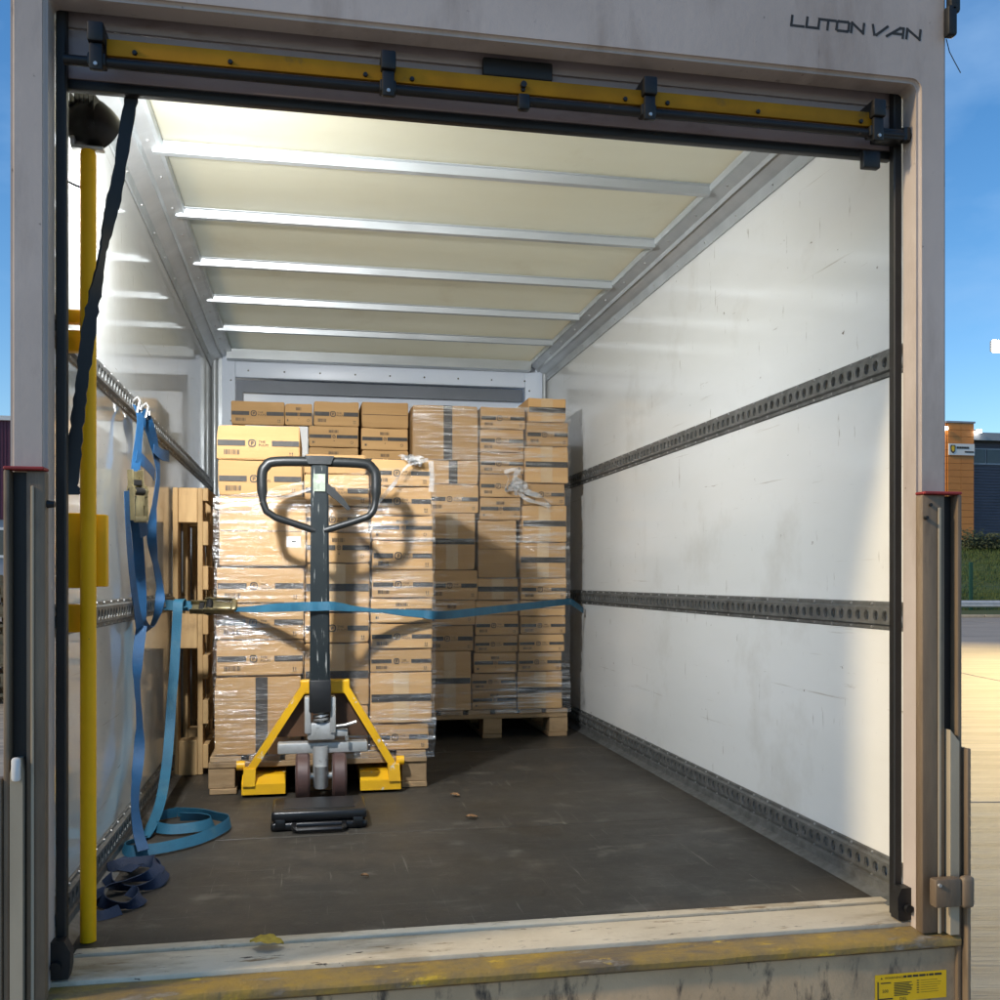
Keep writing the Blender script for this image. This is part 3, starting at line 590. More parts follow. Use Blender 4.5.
def carton(x0, x1, z0, z1, kind, yf, depth, label, group):
    w_, h = x1-x0-.003, z1-z0-.0025
    bm = bmesh.new(); bmesh.ops.create_cube(bm, size=1)
    for q in bm.verts: q.co = Vector((q.co.x*w_, q.co.y*depth, (q.co.z+.5)*h))
    bmesh.ops.bevel(bm, geom=list(bm.edges), offset=.0035, segments=2, affect='EDGES')
    bmesh.ops.subdivide_edges(bm, edges=[e for e in bm.edges if e.calc_length() > .06], cuts=4, use_grid_fill=True)
    sd = random.random()*90; sg = random.uniform(.002, .009)
    cr = [(Vector((random.choice((-1, 1))*w_/2, -depth/2, random.choice((0, 1))*h)), random.uniform(.003, .011), random.uniform(.02, .05)) for _ in range(random.choice((0, 1, 1, 2)))]
    for q in bm.verts:
        p = q.co; tx = 1-(2*p.x/w_)**2
        if p.z > h*.7: p.z -= sg*max(0, tx)*(.5+.5*noise.noise(Vector((sd, p.x*5, 0))))
        if p.y < 0: p.y += .0022*(1+noise.noise(Vector((p.x*9+sd, p.z*9, 2))))*max(0, 1-abs(p.z/h-.5)*1.2)
    for q in bm.verts:
        for cc, amt, rad in cr:
            dd = (q.co-cc).length
            if dd < rad: q.co += (Vector((0, 0, h/2))-cc).normalized()*amt*(1-dd/rad)
    me = MB().bm(bm).mesh('cardboard_carton'); shade(me, 40)
    me.materials.append(M['white' if kind == 'W' else 'kraft'])
    o = bpy.data.objects.new('cardboard_carton', me); sc.collection.objects.link(o)
    o.location = ((x0+x1)/2, yf+depth/2+random.uniform(-.003, .005), z0+.001); o.rotation_euler.z = random.uniform(-.012, .012)
    tag(o, label, 'carton', group)
    if kind in 'PETV':
        pm = print_mesh(w_-.006, h, depth, kind, False).mesh('print'); pm.materials.append(M['ink']); c_ = bpy.data.objects.new('print', pm); sc.collection.objects.link(c_); c_.parent = o
    if kind == 'T':
        tm = MB().qxz(-.032, .030, .002, h-.002, -depth/2-.0005).mesh('tape'); tm.materials.append(M['tape']); c_ = bpy.data.objects.new('packing_tape', tm); sc.collection.objects.link(c_); c_.parent = o
    if kind == 'S':
        tm = MB().qxz(w_/2-.072, w_/2-.018, h*.27, h*.27+.042, -depth/2-.001).mesh('paper_label'); tm.materials.append(M['white']); c_ = bpy.data.objects.new('paper_label', tm); sc.collection.objects.link(c_); c_.parent = o
        tm = MB().qxz(w_/2-.052, w_/2-.036, h*.27+.018, h*.27+.025, -depth/2-.0014).mesh('label_print'); tm.materials.append(M['ink']); d_ = bpy.data.objects.new('print', tm); sc.collection.objects.link(d_); d_.parent = c_
    if kind in 'NS':   # the joint of the two flaps
        tm = MB().qxz(-w_/2+.004, w_/2-.004, h*.5-.0012, h*.5+.0012, -depth/2-.0006).mesh('flap_joint'); tm.materials.append(M['rust']); c_ = bpy.data.objects.new('flap_joint', tm); sc.collection.objects.link(c_); c_.parent = o
    return o
COLS = [
 ('left column of front pallet', 3.93, .60, [(-0.34, -0.028, 2.274, 2.408, 'P'), (-0.336, -0.02, 2.136, 2.274, 'P'), (-0.333, -0.009, 1.869, 2.137, 'S'), (-0.344, -0.016, 1.727, 1.865, 'P'), (-0.344, -0.013, 1.586, 1.727, 'P'), (-0.347, -0.02, 1.449, 1.586, 'P'), (-0.347, -0.024, 1.147, 1.447, 'V')]),
 ('middle column of front pallet', 3.95, .60, [(-0.016, 0.222, 2.228, 2.306, 'N'), (-0.013, 0.237, 2.104, 2.228, 'P'), (-0.009, 0.237, 2.002, 2.104, 'P'), (-0.009, 0.241, 1.882, 2.002, 'E'), (-0.009, 0.241, 1.691, 1.882, 'T'), (-0.013, 0.237, 1.57, 1.691, 'P'), (-0.013, 0.237, 1.324, 1.57, 'T'), (-0.016, 0.234, 1.147, 1.325, 'N')]),
 ('right column of front pallet', 3.93, .60, [(0.24, 0.475, 2.184, 2.29, 'P'), (0.24, 0.479, 2.07, 2.184, 'P'), (0.244, 0.487, 1.972, 2.07, 'E'), (0.244, 0.483, 1.855, 1.972, 'P'), (0.244, 0.487, 1.745, 1.855, 'P'), (0.24, 0.483, 1.647, 1.745, 'E'), (0.24, 0.483, 1.545, 1.647, 'P'), (0.236, 0.479, 1.454, 1.545, 'P'), (0.236, 0.479, 1.254, 1.454, 'T'), (0.236, 0.467, 1.147, 1.255, 'P')]),
 ('left column of rear right load', 5.07, .60, [(0.522, 0.861, 2.428, 2.709, 'V'), (0.585, 0.861, 2.306, 2.429, 'V'), (0.60, 0.861, 2.158, 2.306, 'P'), (0.60, 0.84, 1.867, 2.158, 'T'), (0.60, 0.851, 1.713, 1.867, 'P'), (0.60, 0.84, 1.585, 1.713, 'E'), (0.60, 0.835, 1.452, 1.585, 'P'), (0.60, 0.819, 1.147, 1.453, 'T')]),
 ('middle column of rear right load', 5.08, .60, [(0.873, 1.11, 2.596, 2.71, 'P'), (0.868, 1.1, 2.477, 2.596, 'P'), (0.868, 1.1, 2.363, 2.477, 'P'), (0.868, 1.094, 2.244, 2.363, 'P'), (0.868, 1.084, 2.125, 2.244, 'E'), (0.858, 1.06, 1.826, 2.125, 'N'), (0.852, 1.07, 1.712, 1.826, 'T'), (0.842, 1.072, 1.635, 1.712, 'N'), (0.842, 1.072, 1.531, 1.635, 'P'), (0.840, 1.068, 1.442, 1.531, 'P'), (0.836, 1.063, 1.335, 1.442, 'E'), (0.826, 1.06, 1.248, 1.335, 'P'), (0.823, 1.06, 1.147, 1.248, 'E')]),
 ('right column of rear right load', 5.06, .60, [(1.116, 1.319, 2.636, 2.761, 'T'), (1.112, 1.335, 2.511, 2.636, 'P'), (1.102, 1.335, 2.319, 2.511, 'T'), (1.097, 1.319, 2.205, 2.319, 'P'), (1.087, 1.325, 2.013, 2.205, 'T'), (1.072, 1.319, 1.826, 2.013, 'T'), (1.079, 1.325, 1.712, 1.826, 'P'), (1.075, 1.319, 1.629, 1.712, 'N'), (1.075, 1.319, 1.535, 1.629, 'P'), (1.069, 1.314, 1.442, 1.535, 'P'), (1.064, 1.298, 1.343, 1.442, 'P'), (1.064, 1.303, 1.147, 1.343, 'T')]),
 ('far left column of rear left load', 5.2, .5, [(-0.382, -0.116, 2.60, 2.72, 'P'), (-0.319, 0.0, 2.444, 2.60, 'W')]),
 ('narrow column of rear left load', 5.21, .5, [(-0.116, 0.023, 2.605, 2.717, 'E')]),
 ('third column of rear left load', 5.2, .5, [(0.025, 0.256, 2.605, 2.733, 'P'), (0.003, 0.256, 2.497, 2.605, 'E'), (0.003, 0.256, 2.379, 2.497, 'E')]),
 ('right column of rear left load', 5.2, .5, [(0.267, 0.509, 2.602, 2.737, 'N'), (0.267, 0.509, 2.488, 2.602, 'E'), (0.267, 0.509, 2.379, 2.488, 'E')]),
]
for desc, yf, dp, lst in COLS:
    for i, (x0, x1, z0, z1, kd) in enumerate(lst):
        if len(lst) == 1: lab = f'{KD[kd]} cardboard carton on top, narrow one in the rear left load'
        elif i == len(lst)-1: lab = f'{KD[kd]} cardboard carton at the bottom of the {desc}'
        elif i == 0: lab = f'{KD[kd]} cardboard carton, topmost in the {desc}'
        else: lab = f'{KD[kd]} cardboard carton, {ORD[i]} from top in the {desc}'
        if kd == 'W': lab = 'white film-covered carton under the top row at the far left'
        if (x0, z0) in ((0.003, 2.379), (0.267, 2.379)): lab = f'{KD[kd]} cardboard carton, third from top in the {desc}'
        if kd == 'S': lab = 'large plain carton with small white paper label, left column of front pallet'
        carton(x0, x1, z0, z1, kd, yf, dp, lab, 'cardboard cartons stacked in the van')
# lower, hidden cartons that carry the rear left rows
for (x0, x1, top) in ((-.36, 0.0, 2.44), (.005, .505, 2.377)):
    hh = (top-1.147)/3
    for i in range(3): carton(x0, x1, 1.147+hh*i, 1.147+hh*(i+1), 'N', 5.22, .5, f'large plain carton, {["lowest", "second from bottom", "third from bottom"][i]}, in {"left" if x0 < 0 else "right"} part of rear left load', 'large cartons low in the rear left load')

# ------------------------------------------------------------------ stretch wrap
def wrap(label, x0, x1, y0, y1, z0, topf, seed):
    per = []; r_ = .02; stp = .022
    def seg(p, q):
        n = max(1, int((Vector(q)-Vector(p)).length/stp))
        for i in range(n): per.append((p[0]+(q[0]-p[0])*i/n, p[1]+(q[1]-p[1])*i/n))
    seg((x0, y0), (x1, y0)); seg((x1, y0), (x1, y1)); seg((x1, y1), (x0, y1)); seg((x0, y1), (x0, y0))
    n = len(per); rows = 60; V = []; F = []
    cx, cy = (x0+x1)/2, (y0+y1)/2
    for j in range(rows+1):
        for i, (x, y) in enumerate(per):
            zt = topf(x, y); z = z0+(zt-z0)*j/rows
            dd = .006*noise.noise(Vector((x*3+seed, y*3, z*22)))+.004*noise.noise(Vector((x*9+seed, y*9, z*9+4)))
            nx = -1 if x == x0 else 1 if x == x1 else 0; ny = -1 if y == y0 else 1 if y == y1 else 0
            V.append((x+nx*dd, y+ny*dd, z))
    for j in range(rows):
        for i in range(n): k_ = (i+1) % n; F.append((j*n+i, j*n+k_, (j+1)*n+k_, (j+1)*n+i))
    o = obj('stretch_wrap', MB().add(V, F), 'film', None, (cx, cy, z0)); return tag(o, label, 'stretch wrap', 'stretch wrap round the pallet loads')
def top_front(x, y):
    t = (x+.36)/.86; return 2.12+.13*min(1, max(0, t*1.3))+.02*noise.noise(Vector((x*6, y*6, 3)))
wrap('glossy wrinkled clear film round the front pallet load', -.351, .491, 3.912, 4.54, 1.12, top_front, 3)
wrap('clear film round the rear right pallet load', .518, 1.339, 5.045, 5.68, 1.13, lambda x, y: (2.70 if x > .58 else 2.70)+.02*noise.noise(Vector((x*7, y*6, 9))), 11)
def tuft(c, sz, n, seed, label):
    rr = random.Random(seed); mb = MB()
    for i in range(n):
        p = Vector(c)+Vector((rr.gauss(0, sz[0]*.35), rr.gauss(-.01, .008), rr.gauss(0, sz[2]*.3))); pts = [p]; wd = [Vector((rr.gauss(0, 1), rr.gauss(0, 1), rr.gauss(0, 1)))]
        for k_ in range(4):
            p = p+Vector((rr.gauss(0, sz[0]*.3), rr.gauss(0, .010), rr.gauss(0, sz[2]*.3))); pts.append(p); wd.append(wd[-1]+Vector((rr.gauss(0, .8), rr.gauss(0, .8), rr.gauss(0, .8))))
        mb.ribbon(pts, wd, rr.uniform(.012, .03), .0006)
    return mb
t1 = tuft((1.03, 5.02, 2.30), (.06, 0, .07), 12, 4, '')
t1.ribbon([(1.03, 5.02, 2.31), (1.08, 5.01, 2.27), (1.14, 5.015, 2.255), (1.19, 5.015, 2.235), (1.225, 5.03, 2.19)], [(0, 0, 1), (0, 1, 1), (0, 0, 1), (0, 1, .3), (.2, 0, 1)], .028, .0006)
t1.ribbon([(1.03, 5.02, 2.30), (1.09, 5.012, 2.235), (1.15, 5.015, 2.215), (1.215, 5.02, 2.20)], [(0, 1, 1), (0, 0, 1), (0, 1, 1), (0, 0, 1)], .022, .0006)
tag(obj('film_tail', t1, 'tuft', None, (1.03, 5.02, 2.30)), 'knotted tail of white stretch film on the rear right load', 'film')
t2 = tuft((.42, 3.90, 2.275), (.05, 0, .02), 9, 8, '')
t2.ribbon([(.46, 3.895, 2.285), (.38, 3.89, 2.26), (.32, 3.885, 2.18), (.25, 3.885, 2.10)], [(1, 0, 1), (0, 1, 1), (1, 0, .6), (1, .3, .4)], .016, .0006)
t2.ribbon([(.47, 3.895, 2.28), (.474, 3.89, 2.22), (.470, 3.89, 2.16)], [(1, 0, 0), (1, .4, 0), (1, -.2, 0)], .02, .0006)
tag(obj('film_tail', t2, 'tuft', None, (.42, 3.9, 2.275)), 'crumpled tail of clear film on right column of front load', 'film')
t3 = MB().ribbon([(.03, 3.79, 2.165), (-.06, 3.84, 2.135), (-.16, 3.89, 2.115), (-.27, 3.895, 2.10), (-.345, 3.90, 2.09)], [(0, .3, 1), (0, .2, 1), (0, -.2, 1), (0, .2, 1), (0, 0, 1)], .013, .0006)
tag(obj('film_tail', t3, 'tuft', None, (-.1, 3.87, 2.1)), 'twisted band of film slanting across the left column of cartons', 'film')

# ================================================================== pallet truck
T0 = Vector((.052, 3.78, 1.0)); tr = thing('pallet_truck', 'yellow hand pallet truck with dark grey upright handle', 'pallet truck', T0)
hz = [(-.160, 3.68, 2.095), (-.163, 3.68, 2.19), (-.150, 3.68, 2.222), (-.115, 3.68, 2.240), (.04, 3.68, 2.243), (.195, 3.68, 2.240), (.230, 3.68, 2.222), (.243, 3.68, 2.19), (.240, 3.68, 2.095), (.225, 3.68, 2.058), (.195, 3.685, 2.040), (.055, 3.69, 1.994)]
hs, _ = smooth(hz, [(0, 0, 1)]*len(hz), 5)
hnd = obj('handle_loop', MB().tube(hs, [.0185 if q.z > 2.115 else .013 for q in hs], 12).tube([(-.160, 3.68, 2.095), (-.148, 3.68, 2.062), (-.115, 3.685, 2.040), (.025, 3.69, 1.994)], .013, 12), 'grip', tr)
obj('cap', MB().prism([(-.012, 2.262), (.092, 2.262), (.080, 2.232), (0, 2.232)], 3.655, 3.70), 'grip', hnd)
shm = MB(); A_ = Vector((.040, 3.68, 2.235)); B_ = Vector((.042, 3.745, 1.41))
for (p, hwx, hy) in ((A_, .031, .018), (B_, .037, .022)):
    shm.v += [(p.x-hwx, p.y-hy, p.z), (p.x+hwx, p.y-hy, p.z), (p.x+hwx, p.y+hy, p.z), (p.x-hwx, p.y+hy, p.z)]
shm.f += [(0, 1, 5, 4), (1, 2, 6, 5), (2, 3, 7, 6), (3, 0, 4, 7), (3, 2, 1, 0), (4, 5, 6, 7)]
bm = bmesh.new(); bm.from_mesh(shm.mesh('t')); bmesh.ops.bevel(bm, geom=list(bm.edges), offset=.006, segments=2, affect='EDGES')
shf = obj('shaft', MB().bm(bm), 'shaft', tr)
obj('shaft_label', MB().add([(.018, 3.6625, 2.135), (.060, 3.6625, 2.135), (.060, 3.6585, 2.197), (.018, 3.6585, 2.197)], [(0, 1, 2, 3)]), 'slabel', shf, sm=False)
obj('shaft_foot', MB().bbox(.003, .082, 3.715, 3.775, 1.33, 1.45, .006), 'black', shf)
obj('release_lever', MB().prism([(.066, 2.165), (.100, 2.135), (.128, 2.105), (.150, 2.072), (.140, 2.066), (.105, 2.098), (.066, 2.128)], 3.645, 3.665), 'grip', tr)
# sloped A-frame
def bar(mb, p, q, wx, dy):
    p = Vector(p); q = Vector(q); V = []
    for c_ in (p, q): V += [(c_.x-wx, c_.y-dy, c_.z), (c_.x+wx, c_.y-dy, c_.z), (c_.x+wx, c_.y+dy, c_.z), (c_.x-wx, c_.y+dy, c_.z)]
    mb.add(V, [(0, 1, 5, 4), (1, 2, 6, 5), (2, 3, 7, 6), (3, 0, 4, 7), (3, 2, 1, 0), (4, 5, 6, 7)])
af = MB(); bar(af, (-.003, 3.86, 1.430), (-.215, 3.87, 1.10), .016, .020); bar(af, (.125, 3.86, 1.430), (.322, 3.87, 1.10), .016, .020)
af.bbox(-.03, .155, 3.842, 3.883, 1.385, 1.438, .006)
bar(af, (-.215, 3.87, 1.11), (-.218, 3.865, 1.045), .022, .024); bar(af, (.322, 3.87, 1.11), (.325, 3.865, 1.045), .022, .024)
obj('a_frame', af, 'tyel', tr, sm=False)
obj('back_plate', MB().prism([(-.010, 1.40), (.130, 1.40), (.232, 1.22), (-.120, 1.22)], 3.885, 3.893), 'rust', tr, sm=False)
for x0, x1 in ((-.245, -.085), (.195, .350)):
    fk = obj('fork', MB().prismx([(3.85, 1.012), (3.85, 1.050), (3.90, 1.078), (5.0, 1.078), (5.06, 1.055), (5.06, 1.03), (3.92, 1.03), (3.90, 1.012)], x0, x1), 'tyel', tr, sm=False)
for xq, x2 in ((-.265, -.235), (.335, .365)): obj('fork_stub', MB().cyl((xq, 3.895, 1.115), (x2, 3.895, 1.115), .018, n=12), 'tyel', tr)
obj('cross_bar', MB().bbox(-.112, .218, 3.775, 3.835, 1.172, 1.212, .006), 'pump', tr)
pp = MB().bbox(-.004, .098, 3.742, 3.80, 1.225, 1.290, .008).bbox(-.014, .010, 3.735, 3.80, 1.25, 1.385, .006).bbox(.078, .100, 3.735, 3.80, 1.25, 1.385, .006).cyl((.045, 3.77, 1.05), (.045, 3.77, 1.20), .028, n=16).bbox(.098, .145, 3.755, 3.785, 1.235, 1.262, .005)
obj('pump_body', pp, 'pump', tr)
hx = [(.046+.026*math.cos(t*.5), 3.755+.026*math.sin(t*.5), 1.292+t*.0011) for t in range(0, 56)]
obj('spring', MB().tube(hx, .0048, 6).cyl((.046, 3.755, 1.29), (.046, 3.755, 1.40), .012, n=10).cyl((.046, 3.755, 1.355), (.046, 3.755, 1.372), .026, n=14), 'steel', tr)
obj('pump_pedal', MB().tube([(.10, 3.75, 1.275), (.135, 3.74, 1.28), (.175, 3.735, 1.292)], .006, 8).cyl((.14, 3.745, 1.24), (.14, 3.745, 1.222), .007, n=8), 'steel', tr)
obj('axle', MB().cyl((-.02, 3.77, 1.09), (.11, 3.77, 1.09), .012, n=10).cyl((.045, 3.742, 1.05), (.045, 3.742, 1.13), .022, n=14), 'steel', tr)
for x in (-.020, .113):
    wv = obj('wheel', MB().lathe([(.03, -.026), (.078, -.026), (.086, -.018), (.086, .018), (.078, .026), (.03, .026)], (x, 3.78, 1.087), (1, 0, 0), 32), 'wheel', tr)
    obj('hub', MB().lathe([(0, -.022), (.045, -.024), (.05, -.0265), (.05, .0265), (.045, .024), (0, .022)], (x, 3.78, 1.087), (1, 0, 0), 20), 'pump', wv)

# ------------------------------------------------------------------ black case on the floor
cs = thing('plastic_case', 'flat black plastic case with carry handle lying on the van floor', 'case', (.04, 3.42, 1.0))
obj('lower_shell', MB().bbox(-.120, .192, 3.315, 3.54, 1.0005, 1.028, .010, 3), 'case', cs)
lid = obj('lid', MB().bbox(-.118, .190, 3.317, 3.538, 1.0285, 1.064, .012, 3), 'case', cs)
obj('lid_panel', MB().bbox(-.080, .152, 3.350, 3.510, 1.0642, 1.0662, .0015, 1), 'case', lid)
obj('carry_handle', MB().tube([(-.045, 3.316, 1.022), (-.045, 3.286, 1.016), (-.035, 3.277, 1.013), (.105, 3.277, 1.013), (.115, 3.286, 1.016), (.115, 3.316, 1.022)], .009, 8), 'case', cs)
for x in (-.09, .16): obj('latch', MB().bbox(x-.016, x+.016, 3.307, 3.316, 1.014, 1.040, .003), 'case', cs)

# ================================================================== straps
def ratchet(parent, c, d, up, m='zinc', s=1.0):
    """a closed ratchet buckle at c, long axis d, face direction up"""
    c = Vector(c); d = Vector(d).normalized(); u_ = Vector(up); u_ = (u_-d*u_.dot(d)).normalized(); w_ = d.cross(u_)
    Mx = Matrix((( d.x, w_.x, u_.x, c.x), (d.y, w_.y, u_.y, c.y), (d.z, w_.z, u_.z, c.z), (0, 0, 0, 1)))@Matrix.Scale(s, 4)
    b_ = MB().bbox(-.070, -.01, -.020, .020, -.010, -.004, .002, 1, Mx)
    for sg in (-1, 1):
        b_.bbox(-.075, .050, sg*.022-.002, sg*.022+.002, -.014, .016, .0015, 1, Mx)
        cc = Mx@Vector((.0, sg*.0265, .008)); b_.cyl(cc-w_*.0025*s, cc+w_*.0025*s, .022*s, n=14)
        for k_ in range(8):
            t_ = R(45*k_); p_ = Mx@Vector((.021*math.cos(t_), sg*.0265, .008+.021*math.sin(t_))); b_.cyl(p_-w_*.002*s, p_+w_*.002*s, .0045*s, n=6)
    obj('ratchet_frame', b_, m, parent)
    h_ = MB().bbox(.015, .105, -.017, .017, .012, .018, .003, 2, Mx).bbox(.085, .108, -.026, .026, .010, .026, .006, 2, Mx)
    for sg in (-1, 1): h_.bbox(-.015, .100, sg*.029-.0015, sg*.029+.0015, .002, .026, .0012, 1, Mx)
    obj('ratchet_handle', h_, m, parent)
    obj('spool', MB().cyl(Mx@Vector((0, -.030, .008)), Mx@Vector((0, .030, .008)), .014*s, n=12).bbox(-.04, -.02, -.019, .019, .000, .010, .002, 1, Mx), 'blackm', parent)
bs = thing('ratchet_strap', 'blue ratchet strap hanging in a loop from the left wall rail', 'strap', (-.53, 3.4, 1.6))
X1 = (0, 1, 0)
wb = MB()
wb.ribbon([(-.535, 3.33, 2.365), (-.520, 3.31, 2.32), (-.520, 3.28, 2.25), (-.522, 3.25, 2.18), (-.522, 3.22, 2.13)], [(.3, 1, 0), (.4, 1, 0), (.5, 1, 0), (.7, .9, 0), (.5, 1, 0)], .033)
wb.ribbon([(-.525, 3.20, 2.06), (-.525, 3.28, 1.97), (-.525, 3.33, 1.86), (-.522, 3.35, 1.76), (-.520, 3.36, 1.68), (-.515, 3.44, 1.652), (-.515, 3.56, 1.668), (-.515, 3.68, 1.72), (-.518, 3.72, 1.79), (-.525, 3.66, 1.88), (-.528, 3.60, 1.97), (-.522, 3.62, 2.07), (-.515, 3.66, 2.18), (-.520, 3.62, 2.27), (-.528, 3.53, 2.34), (-.540, 3.50, 2.38)],
          [(1, .3, 0), (1, .3, 0), (1, .4, 0), (.8, .6, 0), (.5, .7, .5), (.8, 0, .6), (.8, -.2, .6), (.9, -.2, .3), (.6, .9, .1), (.3, 1, 0), (.9, .3, 0), (.3, 1, 0), (.2, 1, 0), (.5, 1, 0), (1, .5, 0), (.3, 1, 0)], .033)
wb.ribbon([(-.530, 3.13, 2.08), (-.530, 3.15, 1.98), (-.530, 3.22, 1.84), (-.528, 3.29, 1.73), (-.525, 3.335, 1.665)], [(.25, 1, 0), (.2, 1, 0), (.3, 1, 0), (.3, 1, 0), (.5, .8, 0)], .033)
wb.ribbon([(-.522, 3.35, 1.67), (-.528, 3.32, 1.58), (-.528, 3.30, 1.50), (-.524, 3.30, 1.43), (-.520, 3.30, 1.35), (-.518, 3.27, 1.27), (-.515, 3.20, 1.20), (-.508, 3.14, 1.14), (-.49, 3.09, 1.07), (-.47, 3.05, 1.03)], [(1, .2, 0), (1, .25, 0), (.4, 1, 0), (.3, 1, 0), (.5, 1, 0), (1, .15, 0), (.5, 1, 0), (.4, 1, 0), (.8, .6, 0), (1, .2, 0)], .033)
wb.ribbon([(-.522, 3.25, 2.20), (-.505, 3.29, 2.185), (-.495, 3.36, 2.17), (-.490, 3.40, 2.155)], [(0, .2, 1), (0, .2, 1), (0, .3, 1), (0, .3, 1)], .04)
wb.ribbon([(-.522, 3.60, 2.27), (-.505, 3.66, 2.255), (-.498, 3.74, 2.26), (-.497, 3.80, 2.265)], [(0, .2, 1), (0, .2, 1), (0, -.1, 1), (0, .1, 1)], .04)
obj('webbing', wb, 'blue', bs)
for yy, zz in ((3.33, 2.375), (3.50, 2.385)):
    obj('hook', MB().tube([(-.547, yy, zz+.005), (-.530, yy, zz+.020), (-.522, yy, zz+.004), (-.522, yy, zz-.02)], .005, 8).tube([(-.530, yy-.024, zz-.03), (-.530, yy+.024, zz-.03), (-.522, yy+.012, zz+.004), (-.522, yy-.012, zz+.004)], .0045, 8, True), 'steel', bs)
ratchet(bs, (-.515, 3.20, 2.085), (.02, .05, -1), (.75, -.65, 0), 'zinc', .88)
obj('tail_stub', MB().ribbon([(-.505, 3.215, 2.03), (-.500, 3.23, 1.99), (-.498, 3.245, 1.95)], [(.5, 1, 0)]*3, .04), 'blue', bs)

ts = thing('ratchet_strap', 'teal ratchet strap stretched across both pallet loads', 'strap', (.3, 3.9, 1.7))
V3 = (0, .05, 1)
tb = MB().ribbon([(-.548, 3.92, 1.722), (-.52, 3.925, 1.722), (-.46, 3.93, 1.718), (-.41, 3.93, 1.716)], [V3]*4, .038)
tb.ribbon([(-.30, 3.905, 1.705), (-.22, 3.86, 1.706), (-.12, 3.79, 1.713), (-.015, 3.692, 1.719), (.04, 3.690, 1.720), (.090, 3.692, 1.72), (.17, 3.76, 1.709), (.27, 3.82, 1.697), (.36, 3.86, 1.689), (.44, 3.885, 1.682), (.497, 3.90, 1.677), (.60, 4.05, 1.677), (.80, 4.33, 1.684), (1.02, 4.63, 1.692), (1.22, 4.90, 1.700), (1.325, 5.032, 1.703), (1.348, 5.06, 1.700), (1.40, 5.12, 1.675), (1.452, 5.20, 1.652)],
          [(0, 1, .3), (0, .8, .5), (0, .5, 1), (0, .1, 1), V3, (0, .2, 1), (0, .9, .5), (.1, 1, .25), (0, .7, .7), (0, .5, 1), (0, -.5, .8), (0, .1, 1), V3, V3, V3, V3, (0, .1, 1), (0, .2, 1), (0, .2, 1)], .033)
tb.ribbon([(-.46, 3.90, 1.715), (-.465, 3.885, 1.742), (-.472, 3.86, 1.735), (-.474, 3.85, 1.70), (-.478, 3.85, 1.62), (-.482, 3.83, 1.50), (-.488, 3.80, 1.38), (-.490, 3.76, 1.27), (-.488, 3.66, 1.16), (-.485, 3.50, 1.075), (-.492, 3.36, 1.03), (-.505, 3.29, 1.006)],
          [(1, .3, .1), (1, .2, 0), (1, .1, 0), (1, .1, 0), (1, .25, 0), (1, .2, 0), (.9, .3, 0), (1, .1, 0), (1, .1, 0), (1, -.1, 0), (1, 0, 0), (1, 0, .2)], .034)
tb.ribbon([(-.505, 3.29, 1.006), (-.545, 3.18, 1.012), (-.52, 3.09, 1.02), (-.43, 3.10, 1.022), (-.33, 3.19, 1.022), (-.265, 3.32, 1.024), (-.255, 3.41, 1.024), (-.30, 3.47, 1.024), (-.36, 3.53, 1.024), (-.44, 3.57, 1.022)],
          [(.9, .2, .5), (.5, .2, 1), (.1, .4, 1), (-.1, .6, .8), (-.2, .5, .8), (-.3, .3, .9), (-.2, -.1, 1), (-.2, -.3, 1), (-.1, -.3, 1), (0, -.2, 1)], .034)
tb.ribbon([(-.44, 3.57, 1.022), (-.50, 3.50, 1.024), (-.50, 3.40, 1.024), (-.44, 3.33, 1.022), (-.36, 3.34, 1.022), (-.31, 3.40, 1.02), (-.335, 3.47, 1.022), (-.42, 3.48, 1.026)], [(0, -.2, 1), (.4, 0, 1), (.4, .3, .8), (.1, .6, .8), (-.2, .5, .8), (-.4, 0, .9), (-.2, -.5, .8), (0, -.4, .9)], .034)
obj('webbing', tb, 'teal', ts)
ratchet(ts, (-.365, 3.905, 1.712), (1, -.08, -.02), (.05, -.75, .65), 'zinc', .95)
obj('hook', MB().tube([(-.553, 3.90, 1.73), (-.540, 3.905, 1.742), (-.530, 3.915, 1.73), (-.528, 3.92, 1.715)], .005, 8), 'steel', ts)
obj('hook', MB().tube([(1.458, 5.21, 1.655), (1.448, 5.20, 1.64), (1.452, 5.19, 1.665)], .005, 8), 'steel', ts)

hp = MB(); rr = random.Random(3)
hp.ribbon([(-.545, 2.92, 1.03), (-.50, 2.96, 1.035), (-.43, 2.93, 1.04), (-.385, 2.86, 1.035), (-.39, 2.77, 1.028), (-.44, 2.73, 1.028), (-.50, 2.76, 1.03), (-.53, 2.83, 1.035)], [(0, .3, 1), (0, .8, .6), (-.2, .6, .8), (-.6, .1, .8), (-.4, -.3, .9), (0, -.8, .6), (.3, -.5, .8), (.7, 0, .7)], .036)
hp.ribbon([(-.50, 2.88, 1.055), (-.44, 2.90, 1.06), (-.40, 2.85, 1.058), (-.41, 2.78, 1.05), (-.47, 2.74, 1.046), (-.52, 2.70, 1.04), (-.50, 2.62, 1.03), (-.44, 2.59, 1.026), (-.41, 2.64, 1.03), (-.45, 2.69, 1.036)], [(0, 1, .5), (0, 1, .5), (-.8, .2, .5), (-.6, -.4, .6), (0, -1, .5), (.8, -.2, .5), (.6, -.3, .8), (0, -.7, .8), (-.7, .2, .7), (0, .8, .6)], .036)
hp.ribbon([(-.54, 2.75, 1.02), (-.52, 2.66, 1.03), (-.54, 2.58, 1.02), (-.49, 2.54, 1.015), (-.45, 2.57, 1.02)], [(1, 0, .5), (.8, .2, .7), (1, 0, .6), (.2, .6, .8), (0, .5, .9)], .036)
